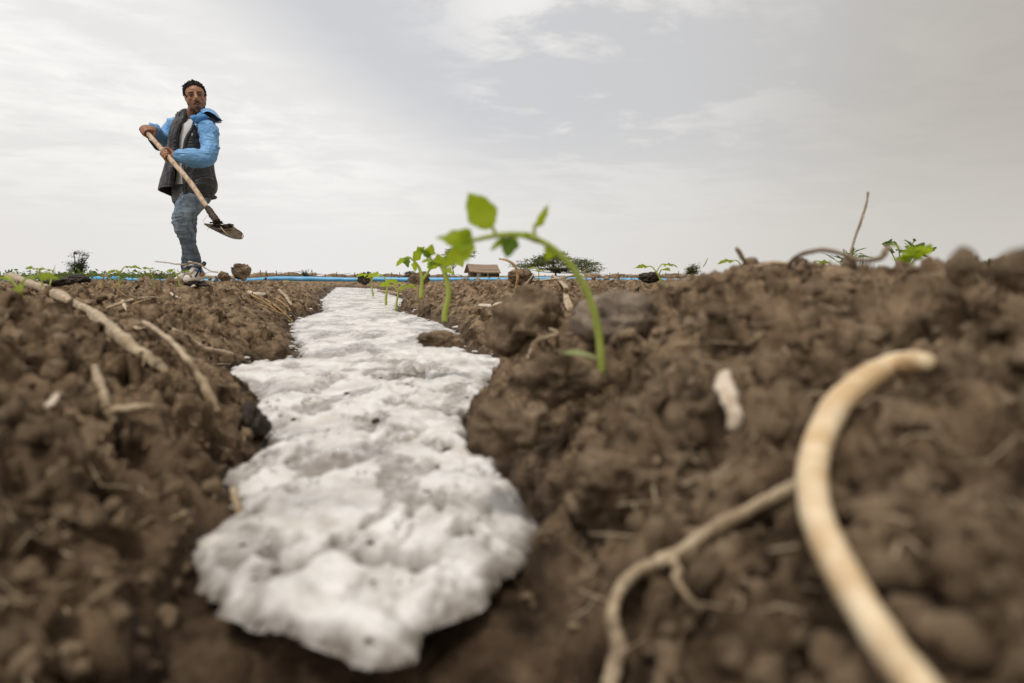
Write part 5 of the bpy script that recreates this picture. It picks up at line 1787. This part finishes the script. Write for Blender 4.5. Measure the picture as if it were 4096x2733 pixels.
# ------------------------------------------------------------------ clods one can tell apart
def clod(label, u, v, y, rpx, seed, squash=(1, 1, .85), m='clod', sub=4, rough_=.38, group=None):
    r_ = rpx * .435745 * y / FPX
    c_ = D(u, v, y)
    v_, f_ = ico(sub)
    a_ = seed * 7.3
    s_ = 1 + rough_ * vnoise3(v_ * 1.25 + a_) + rough_ * .6 * (1 - 2 * np.abs(vnoise3(v_ * 2.6 + a_))) + rough_ * .30 * vnoise3(v_ * 6 + a_) + rough_ * .2 * vnoise3(v_ * 13 + a_)
    vv_ = v_ * s_[:, None] * r_ * np.array(squash) + c_
    at_ = {'wet': np.full(len(vv_), .0)} if m in ('clod', 'pale_clod') else None
    o = mk('clod', vv_, f_, M[m], attrs=at_)
    return tag(o, label, 'clod', group)


CG = 'clods of soil standing out on the banks'
clod('round clod perched on the left bank crest right of the man', 551, 624, 2.3, 19, 1, group=CG)
clod('small crumbly clod just left of the perched one on the left bank', 513, 634, 2.35, 12, 2, group=CG)
clod('big dark clod in the middle of the right bank behind the seedling', 1215, 742, 1.02, 66, 3, (1.15, 1, .95), group=CG)
clod('big smooth grey clod right behind the largest seedling', 1405, 740, .80, 72, 4, (1.1, 1, .85), 'pale_clod', rough_=.30, group=CG)
clod('clod on the bank crest under the flat-topped tree', 1196, 634, 3.0, 22, 5, (1.2, 1, .8), group=CG)
clod('blurred knob of soil on the right ridge, left of the corner one', 2214, 618, .40, 30, 6, (1.05, 1, 1.25), rough_=.34, group=CG)
clod('blurred knob of soil cut off by the right edge', 2345, 620, .36, 42, 7, (1.2, 1, .95), rough_=.34, group=CG)
clod('dark wet clod on the left edge of the froth', 574, 972, .86, 34, 8, (1, 1, 1.15), 'wet_soil', group=CG)
clod('dark wet lump by the bright seedling at the man\'s shoe', 448, 651, 2.95, 13, 9, (1.8, 1, .55), 'wet_soil', rough_=.5, group=CG)
clod('dark wet mound at the far end of the froth', 838, 640, 9.5, 11, 10, (1.2, 1, 1.0), 'wet_soil', rough_=.5, group=CG)
clod('dark clod with the seedling right of the hose', 1492, 637, 3.05, 13, 11, (1.4, 1, .75), 'wet_soil', rough_=.45, group=CG)
clod('dark soil heap in front of the thorny shrub', 176, 640, 3.6, 15, 12, (1.8, 1, .6), 'wet_soil', rough_=.4, group=CG)
clod('dark soil lump left of the hose on the left bank', 130, 648, 2.6, 16, 13, (1.9, 1, .6), 'wet_soil', rough_=.4, group=CG)
clod('rounded clod at the right bank where the froth bends', 1010, 780, 1.35, 30, 14, (1.5, 1, .6), group=CG)
clod('crumbly clod at the foot of the largest seedling', 1290, 868, .66, 60, 15, (1.3, 1, .8), rough_=.5, group=CG)
clod('crumbly clod halfway down the right bank beside the froth', 1180, 985, .56, 62, 16, (1.3, 1, .8), rough_=.5, group=CG)
clod('pitted clod on the right bank left of the knobbly root', 1385, 1095, .45, 60, 17, (1.1, 1, .8), rough_=.5, group=CG)
clod('clod on the crest beside the second tallest seedling', 962, 640, 3.4, 17, 18, (1.3, 1, .8), group=CG)

# ------------------------------------------------------------------ the hose
M['hose'] = material('blue_hose', (0.09, 0.38, 0.70), (0.15, 0.47, 0.78), scale=9, rough=0.35, bump=0.2, bscale=12, bdist=0.01, spec=0.5)
HP = [(-30, 281.5, 12.2), (20, 281.6, 12.1), (62, 281.3, 12), (83, 280.0, 12), (98, 278.6, 12), (116, 278.6, 12), (132, 280.0, 12), (152, 281.0, 12), (190, 281.2, 12), (225, 281, 12), (250, 280.2, 12), (276, 278.6, 12), (300, 278.8, 12), (334, 279.3, 12), (357, 279.6, 12),
      (377, 279.2, 12), (410, 279.8, 12), (455, 279.6, 12), (500, 279.6, 12), (534, 279.4, 12), (557, 279.2, 12), (604, 280.4, 12), (625, 280.0, 12), (640, 280.6, 12), (690, 281, 12.2)]
hpts = np.array([W(p_[0], p_[1], p_[2]) for p_ in HP])
hv_, hf_ = tube(hpts, [.045 + .004 * math.sin(i * 1.7) for i in range(len(HP))], 14, 220, flat=.85, shape=lambda i, t: 1 + .05 * math.sin(i * .9) * math.sin(t * 2))
tag(mk('hose', hv_, hf_, M['hose']), 'long bright blue irrigation hose snaking across the field behind the man', 'hose')
# ------------------------------------------------------------------ far field: fence, brush heaps, hut, trees
M['reed'] = material('reed', (0.24, 0.165, 0.10), (0.40, 0.30, 0.20), scale=30, rough=0.9, bump=0.5, bscale=60, bdist=0.01, stretch=(.3, 1, 1))
M['post'] = material('fence_post', (0.10, 0.07, 0.048), (0.17, 0.125, 0.09), scale=20, rough=0.9)


def gz1(x, y):
    return ground_base(np.array([x]), np.array([y]))[0][0]


def reed_fence(label, px0, px1, y, top, seed, group='low reed fences across the field'):
    """low wall of bundled reeds: wavy top, thin posts standing in front, loose canes"""
    r_ = random.Random(seed)
    a, b = W(px0, 277, y), W(px1, 277, y)
    n = max(6, int((px1 - px0) / 3))
    fe = thing('reed_fence', label, 'fence', np.array(((a[0] + b[0]) / 2, y, gz1((a[0] + b[0]) / 2, y))), group)
    mb_ = MB()
    xs = np.linspace(a[0], b[0], n * 3)
    hs = [W(512, top + .9 * math.sin(i * .23 + seed) + r_.uniform(-.5, .5), y)[2] for i in range(len(xs))]
    vv, ff = [], []
    for i, x in enumerate(xs):
        zb = gz1(x, y) - .1
        for dy_, z_ in ((-.06, zb), (-.05, hs[i] - .03), (0, hs[i]), (.05, hs[i] - .03), (.06, zb)):
            vv.append((x, y + dy_ + .04 * math.sin(i * .5), z_))
    for i in range(len(xs) - 1):
        for k in range(4):
            ff.append((i * 5 + k, (i + 1) * 5 + k, (i + 1) * 5 + k + 1, i * 5 + k + 1))
    mb_.add(np.array(vv), ff)
    mb_.build('reed_bundle', M['reed'], fe)
    mc = MB()
    for i in range(n * 2):
        x = r_.uniform(a[0], b[0])
        z0 = hs[min(len(hs) - 1, int((x - a[0]) / (b[0] - a[0]) * len(hs)))]
        dxx = r_.uniform(.15, .6)
        zz_ = z0 - r_.uniform(0.0, .22)
        mc.add(*tube([(x, y - .09, zz_), (x + dxx, y - .09, zz_ + r_.uniform(-.05, .07))], .009, 5))
    o = mc.build('loose_canes', M['reed'], fe)
    o['kind'] = 'stuff'
    for i in range(max(3, n // 3)):
        x = a[0] + (b[0] - a[0]) * (i + r_.uniform(.2, .8)) / max(3, n // 3)
        z0 = hs[min(len(hs) - 1, int((x - a[0]) / (b[0] - a[0]) * len(hs)))]
        pv, pf = tube([(x, y - .12, gz1(x, y) - .1), (x + r_.uniform(-.04, .04), y - .12, z0 + r_.uniform(-.02, .10))], .014, 6)
        mk('post', pv, pf, M['post'], fe)
    return fe


reed_fence('low reed fence behind the hose, from the perched clod to the agave', 246, 316, 22, 273.0, 1)
reed_fence('low reed fence behind the hose, nearest the far end of the froth', 322, 404, 24, 274.3, 2)
reed_fence('low reed fence running behind the seedlings, left of the hut', 404, 462, 34, 274.8, 3)
reed_fence('low reed fence right of the flat-topped tree', 586, 690, 27, 274.2, 4)
reed_fence('low reed fence far left beyond the thorny shrub', 40, 205, 36, 273.6, 5)
reed_fence('low reed fence half hidden beyond the right ridge', 690, 1010, 30, 275.0, 6)


def brush_heap(label, px, y, wpx, hpx, seed, n=170, group='heaps of cut brush'):
    r_ = random.Random(seed)
    c = W(px, 277, y)
    g = gz1(c[0], y)
    hw, hh = wpx * .5 * y / FPX, W(512, 277 - hpx, y)[2] - g
    bh = thing('brush_heap', label, 'brush heap', np.array((c[0], y, g)), group)
    mb_ = MB()
    for i in range(n):
        an = r_.uniform(0, math.pi * 2)
        rr_ = math.sqrt(r_.random())
        x, yy2 = c[0] + math.cos(an) * rr_ * hw * .8, y + math.sin(an) * rr_ * hw * .6
        zt = g + hh * (1 - rr_ ** 2) * r_.uniform(.2, 1.0)
        L_ = hw * r_.uniform(.25, .7)
        a2 = r_.uniform(-.35, .35) + (math.pi if r_.random() < .5 else 0)
        d_ = np.array((math.cos(a2), r_.uniform(-.5, .5), r_.uniform(-.3, .35)))
        p = np.array((x, yy2, zt))
        mb_.add(*tube([p - d_ * L_ * .5, p + np.array((0, 0, L_ * r_.uniform(-.1, .12))), p + d_ * L_ * .5], [.010, .008, .004], 4, 5))
    o = mb_.build('twigs', M['twig'], bh)
    o['kind'] = 'stuff'
    return bh


brush_heap('heap of dry brush left of the forked seedling by the fence', 411, 20, 22, 6.5, 1)
brush_heap("heap of dry brush behind the man's shoe", 158, 14, 26, 4.5, 2, 120)
brush_heap('loose brush lying on the fence far right of the froth', 378, 25, 30, 3.0, 3, 90)

# the hut
YH = 118.0


def H_(fx, fy, dy=0.0):                                         # close-up of the hut: 11.75 x full pixels from (1830, 1030)
    return X(1830 + fx / 11.75, 1030 + fy / 11.75, YH + dy)


M['mud_wall'] = material('mud_wall', (0.105, 0.075, 0.048), (0.17, 0.125, 0.083), scale=3.0, detail=7, rough=0.95, bump=0.7, bscale=8, bdist=0.05)
M['thatch'] = material('thatch', (0.235, 0.165, 0.115), (0.40, 0.30, 0.215), scale=7, detail=7, rough=0.95, bump=0.8, bscale=24, bdist=0.04, stretch=(3.0, 1, .35))
M['sheet'] = material('painted_sheet', (0.50, 0.56, 0.57), (0.62, 0.67, 0.67), scale=4, rough=0.5)
M['dark_gap'] = material('dark_room', (0.012, 0.010, 0.008), (0.02, 0.016, 0.012), rough=0.9)
hb0 = H_(1200, 930)
gH = gz1(hb0[0], YH)
hut = thing('hut', 'low mud hut with a layered thatched roof', 'hut', np.array((hb0[0], YH, gH)))
fl, fr = H_(590, 700), H_(1890, 700)
lb = H_(445, 700, 0.0)
zt_ = H_(0, 640)[2]


def wall(p0, p1, z0, z1, thick=.25):
    p0, p1 = np.asarray(p0, float), np.asarray(p1, float)
    d_ = nrm(np.array((p1[0] - p0[0], p1[1] - p0[1], 0)))
    n_ = np.array((-d_[1], d_[0])) * thick
    v = []
    for p in (p0, p1, p1 + n_, p0 + n_):
        for z in (z0, z1):
            v.append((p[0], p[1], z))
    return np.array(v), [(0, 2, 3, 1), (2, 4, 5, 3), (4, 6, 7, 5), (6, 0, 1, 7), (1, 3, 5, 7), (0, 6, 4, 2)]


dxl, dxr = H_(900, 700)[0], H_(1085, 700)[0]
w1, w2 = H_(1315, 700)[0], H_(1460, 700)[0]
wy0 = YH
zwin = H_(0, 870)[2]
back = 3.2
wb = MB()
for (xa, xb) in ((fl[0], dxl), (dxr, w1), (w2, fr[0])):
    wb.add(*wall((xa, wy0), (xb, wy0), gH - .3, zt_ + .25))
wb.add(*wall((w1, wy0 + .002), (w2, wy0 + .002), gH - .3, zwin))
wb.add(*wall((dxl, wy0 + .002), (dxr, wy0 + .002), H_(0, 690)[2], zt_ + .25))
wb.add(*wall((w1, wy0 + .002), (w2, wy0 + .002), H_(0, 705)[2], zt_ + .25))
# front and back and sides: the gable end shows at the left
gx0 = lb[0]
wb.build('front_wall', M['mud_wall'], hut)
wb = MB()
rid_z = H_(0, 300)[2] - .12
yA, yB = wy0 + .01, wy0 + back
g_v = [(fl[0], yA, gH - .3), (gx0, yB, gH - .3), (gx0, yB, zt_), ((gx0 + fl[0]) / 2, (yA + yB) / 2, rid_z), (fl[0], yA, zt_)]
g_v2 = [(p[0] + .25, p[1], p[2]) for p in g_v]
wb.add(np.array(g_v + g_v2), [(0, 1, 2, 3, 4), (9, 8, 7, 6, 5)] + [(i, i + 5, (i + 1) % 5 + 5, (i + 1) % 5) for i in range(5)])
wb.build('gable_wall', M['mud_wall'], hut, smooth=False)
wb = MB()
wb.add(*wall((gx0 + .3, yB), (fr[0] - .3, yB), gH - .3, zt_ + .2))
wb.add(*wall((fr[0] - .02, yB), (fr[0] - .02, yA + .26), gH - .3, zt_ + .2))
wb.build('back_wall', M['mud_wall'], hut)
e_ = MB()
e_.add(*box(((dxl + dxr) / 2, wy0 + .06, (gH + H_(0, 690)[2]) / 2), (dxr - dxl - .02, .06, H_(0, 690)[2] - gH)))
door_ = e_.build('door', M['sheet'], hut, smooth=False)
e_ = MB()
e_.add(*tube([H_(1020, 880, -.02), H_(1055, 880, -.02)], .03, 6))
e_.build('latch', M['post'], door_)
e_ = MB()
e_.add(*box(((w1 + w2) / 2, wy0 + .16, (zwin + H_(0, 705)[2]) / 2), (w2 - w1 - .02, .04, H_(0, 705)[2] - zwin)))
win_ = e_.build('window', M['dark_gap'], hut, smooth=False)
e_ = MB()
e_.add(*box((w2 - .14, wy0 + .09, (zwin + H_(0, 705)[2]) / 2), (.22, .05, H_(0, 705)[2] - zwin - .04)))
e_.build('shutter', M['sheet'], win_, smooth=False)
# roof in three lapped courses on the front, one sheet behind, sagging ridge
NX = 60


def course(top_l, top_r, bot_l, bot_r, sag_t, sag_b, y0, y1, th):
    vs = []
    r_ = random.Random(int(top_l[1]))
    for i in range(NX):
        t = i / (NX - 1)
        s_ = math.sin(math.pi * t)
        for k in range(5):
            u = k / 4
            x = (top_l[0] * (1 - t) + top_r[0] * t) * (1 - u) + (bot_l[0] * (1 - t) + bot_r[0] * t) * u
            y = (top_l[1] * (1 - t) + top_r[1] * t + sag_t * s_) * (1 - u) + (bot_l[1] * (1 - t) + bot_r[1] * t + sag_b * s_) * u
            p = H_(x, y + (r_.uniform(-7, 7) if k == 4 else r_.uniform(-2, 2)), y0 * (1 - u) + y1 * u)
            vs.append(p)
    n_ = len(vs)
    low = [np.array(p) + np.array((0, .04, -th)) for p in vs]
    fs = []
    for i in range(NX - 1):
        for k in range(4):
            a_ = i * 5 + k
            fs.append((a_, a_ + 1, a_ + 6, a_ + 5))
            fs.append((n_ + a_, n_ + a_ + 5, n_ + a_ + 6, n_ + a_ + 1))
        for k in (0, 4):
            a_ = i * 5 + k
            fs.append((a_, a_ + 5, a_ + 5 + n_, a_ + n_))
    for i in (0, NX - 1):
        for k in range(4):
            a_ = i * 5 + k
            fs.append((a_, a_ + 1, a_ + 1 + n_, a_ + n_))
    return np.array(vs + low), fs


roof_v, roof_f = course((445, 285), (1870, 330), (560, 640), (2035, 700), 25, 28, 1.65, -.55, .10)
roof = mk('roof', roof_v + np.array((0, .12, -.06)), roof_f, M['thatch'], hut)
for (tl_, tr_, bl_, br_, st_, sb_, y0_, y1_) in (((500, 480), (1960, 545), (560, 640), (2035, 700), 28, 28, .45, -.62), ((465, 345), (1905, 415), (510, 500), (1985, 575), 30, 32, 1.2, .25), ((425, 280), (1868, 325), (470, 365), (1915, 440), 26, 34, 1.65, 1.0)):
    mk('thatch_course', *course(tl_, tr_, bl_, br_, st_, sb_, y0_ - .10, y1_ - .12, .13), M['thatch'], roof)
mk('back_slope', *course((425, 290), (1868, 335), (305, 690), (1800, 700), 26, 20, 1.70, 4.1, .14), M['thatch'], roof)


# ---- trees
def tree(name, label, cat, px, y, top, wpx, seed, style, mat_='acacia', group=None, base_v=None, n_leaf=2600, leaf=.09, crown_lo=None, trunk_r=.12, lean=0.0):
    """trunk and limbs grown towards the crown's pads, leaves as small faces gathered round the twig ends"""
    r_ = random.Random(seed)
    b0 = W(px, 277, y)
    g = gz1(b0[0], y)
    base = np.array((b0[0], y, g - .05))
    zt = W(512, top, y)[2]
    H = zt - g
    hw = wpx * .5 * y / FPX
    t_ = thing(name, label, cat, np.array((b0[0], y, g)), group)
    wood = MB()
    ends = []

    def grow(p, d, L, rad, lev):
        n = 4
        pts = [p]
        for i in range(n):
            d = nrm(d + np.array((r_.uniform(-1, 1), r_.uniform(-1, 1), r_.uniform(-1, 1))) * (.22 if style != 'shrub' else .3))
            pts.append(pts[-1] + d * L / n)
        wood.add(*tube(pts, np.linspace(rad, rad * .55, n + 1), 5))
        return pts, d
    if style == 'umbrella':
        n_l, lo = 13, .30
        trunk, d = grow(base, np.array((lean, 0, 1.0)), H * .40, trunk_r, 0)
        pads = []
        for i in range(40):
            an = r_.uniform(0, 2 * math.pi)
            rr_ = math.sqrt(r_.random())
            x = math.cos(an) * rr_
            dome = (1 - x * x * .75)
            pads.append(np.array((b0[0] + x * hw, y + math.sin(an) * rr_ * hw * .7, g + H * (dome * r_.uniform(.55, 1.0)) - (H * .22 if r_.random() < .25 else 0))))
        for q_ in pads:
            s_ = trunk[2 + r_.randint(0, 2)]
            m_ = s_ * .45 + q_ * .55 + np.array((0, 0, -H * .06))
            wood.add(*tube([s_, m_, q_], [trunk_r * .42, trunk_r * .25, trunk_r * .08], 5, 8))
            for k in range(3):
                e2 = q_ + np.array((r_.uniform(-1, 1) * hw * .2, r_.uniform(-1, 1) * hw * .2, r_.uniform(-.1, .12) * H))
                wood.add(*tube([m_ * .3 + q_ * .7, q_, e2], [trunk_r * .12, trunk_r * .08, .008], 4, 6))
                ends.append((e2, hw * .13, H * .045))
            ends.append((q_, hw * .15, H * .05))
    elif style == 'sparse':
        trunk, d = grow(base, np.array((lean, 0, 1.0)), H * .62, trunk_r, 0)
        for i in range(34):
            s_ = trunk[2 + r_.randint(0, 2)]
            an = r_.uniform(0, 2 * math.pi)
            x = math.cos(an) * math.sqrt(r_.random())
            q_ = np.array((b0[0] + x * hw, y + math.sin(an) * hw * .5, g + H * (.62 + .40 * r_.random() * (1 - .5 * abs(x))) + .08 * H * x))
            m_ = s_ * .5 + q_ * .5 + np.array((0, 0, -H * .03))
            wood.add(*tube([s_, m_, q_], [trunk_r * .4, trunk_r * .22, .008], 5, 8))
            for k in range(3):
                e2 = q_ + np.array((r_.uniform(-.2, .35) * hw, r_.uniform(-.2, .2) * hw, r_.uniform(-.05, .06) * H))
                wood.add(*tube([q_, e2], [.012, .005], 4))
                ends.append((e2, hw * .12, H * .025))
    else:
        for i in range(9 if style == 'shrub' else 14):
            an = r_.uniform(0, 2 * math.pi)
            tl = r_.uniform(.1, .75)
            d = np.array((math.cos(an) * tl * hw / H, math.sin(an) * tl * hw / H, 1.0)) + np.array((lean, 0, 0)) * (i < 3)
            hh_ = H * (r_.uniform(.5, .8) if i > 2 else 1.0) * (.95 if style == 'shrub' else r_.uniform(.65, 1))
            pts, d2 = grow(base, d, hh_, trunk_r * .6, 0)
            for k in range(14):
                p = pts[1 + k % 4] + (pts[min(4, 2 + k % 4)] - pts[1 + k % 4]) * r_.random()
                a2 = r_.uniform(0, 2 * math.pi)
                e2 = p + np.array((math.cos(a2) * hw * .45, math.sin(a2) * hw * .45, H * r_.uniform(-.02, .16))) * r_.uniform(.4, 1)
                wood.add(*tube([p, (p + e2) / 2 + np.array((0, 0, H * .02)), e2], [trunk_r * .14, trunk_r * .1, .003], 4, 5))
                ends.append((e2, hw * .16, H * .045))
                ends.append(((p + e2) / 2, hw * .12, H * .04))
    wood.build('trunk', M['bark'], t_)
    per = max(4, n_leaf // len(ends))
    E = np.array([e_[0] for e_ in ends])
    sx = np.array([(e_[1], e_[1], e_[2]) for e_ in ends])
    g_ = np.random.default_rng(seed)
    pos = (E[:, None, :] + sx[:, None, :] * g_.normal(0, .75, (len(ends), per, 3))).reshape(-1, 3)
    pos = pos[pos[:, 2] > g + .02]
    n = len(pos)
    ax = g_.normal(0, 1, (n, 3)) * np.array((1, 1, .45))
    ax /= np.linalg.norm(ax, axis=1)[:, None]
    bx = np.cross(ax, g_.normal(0, 1, (n, 3)))
    bx /= np.linalg.norm(bx, axis=1)[:, None] + 1e-9
    ln = leaf * g_.uniform(.6, 1.4, n)[:, None]
    v = np.stack([pos - ax * ln, pos + bx * ln * .35, pos + ax * ln, pos - bx * ln * .35], 1).reshape(-1, 3)
    f = np.arange(n * 4).reshape(-1, 4)
    cr_ = mk('crown', v, f, M[mat_], t_)
    return t_


tree('acacia_tree', 'broad flat-topped acacia right of the hut', 'tree', 556, 112, 254.5, 84, 3, 'umbrella', n_leaf=9000, leaf=.15, trunk_r=.20)
tree('acacia_tree', 'slim sparse acacia left of the hut, behind the seedling leaf', 'tree', 454, 92, 249.5, 34, 4, 'sparse', n_leaf=2800, leaf=.12, trunk_r=.075, lean=.08)
tree('thorn_shrub', 'dark spiky shrub standing alone at the left', 'shrub', 77, 30, 250, 27, 5, 'shrub', 'dark_bush', n_leaf=2400, leaf=.038, trunk_r=.05, lean=-.25)
tree('thorn_bush', 'round green bush on the horizon at the right ridge', 'bush', 692, 55, 260.5, 26, 6, 'bush', 'acacia', n_leaf=2600, leaf=.05, trunk_r=.05)
tree('thorn_bush', 'tiny bush low on the horizon left of the round one', 'bush', 668, 60, 272.0, 12, 7, 'bush', 'acacia', n_leaf=700, leaf=.05, trunk_r=.03)
tree('thorn_bush', 'low leafy bush behind the hose, left of the agave', 'bush', 289, 21, 272.5, 18, 8, 'bush', 'weed', n_leaf=900, leaf=.028, trunk_r=.015)

# agave by the fence
ab = W(306, 277, 21.5)
ag = thing('agave', 'small spiky agave in front of the reed fence', 'plant', np.array((ab[0], 21.5, gz1(ab[0], 21.5))))
r_ = random.Random(2)
for i in range(22):
    an = r_.uniform(0, 2 * math.pi)
    tl = r_.uniform(.2, 1.0)
    bb = ORG[ag.name]
    v_, f_ = leaf_mesh(bb, bb + np.array((math.cos(an) * tl * .32, math.sin(an) * tl * .3, .36 - tl * .12)), (math.cos(an) * -.5, math.sin(an) * -.5, 1), .05, 0, .1, .4, 6, .3)
    mk('leaf', v_, f_, M['dark_bush'], ag)

# low green crop and weeds on the flat ground beyond (too many to count)
g_ = np.random.default_rng(5)
n = 9000
yv = np.exp(g_.uniform(math.log(8.5), math.log(60), n))
pxv = np.where(g_.random(n) < .55, g_.uniform(-60, 210, n), g_.uniform(-60, 1060, n))
xv = (pxv - 512) / FPX * yv
keep = fbm2(xv * .9, yv * .5, 3, 91) + np.where(pxv < 195, .40, -.22) > 0
xv, yv = xv[keep], yv[keep]
n = len(xv)
zb_, sdv = ground_base(xv, yv)
zv = zb_ + detail(xv, yv, sdv) + g_.uniform(0, 1, n) ** 1.5 * np.where((xv / yv) < -.45, .20, .12)
pos = np.column_stack([xv, yv, zv])
ax = g_.normal(0, 1, (n, 3)) * np.array((1, 1, .6))
ax /= np.linalg.norm(ax, axis=1)[:, None]
bx = np.cross(ax, g_.normal(0, 1, (n, 3)))
bx /= np.linalg.norm(bx, axis=1)[:, None] + 1e-9
ln = (.016 + .0011 * yv * g_.uniform(.6, 1.5, n))[:, None]
v = np.stack([pos - ax * ln, pos + bx * ln * .5, pos + ax * ln, pos - bx * ln * .5], 1).reshape(-1, 3)
tag(mk('ground_cover', v, np.arange(n * 4).reshape(-1, 4), M['weed'], origin=(0, 0, 0)), 'low green crop and weeds covering the flat field beyond', kind='stuff')
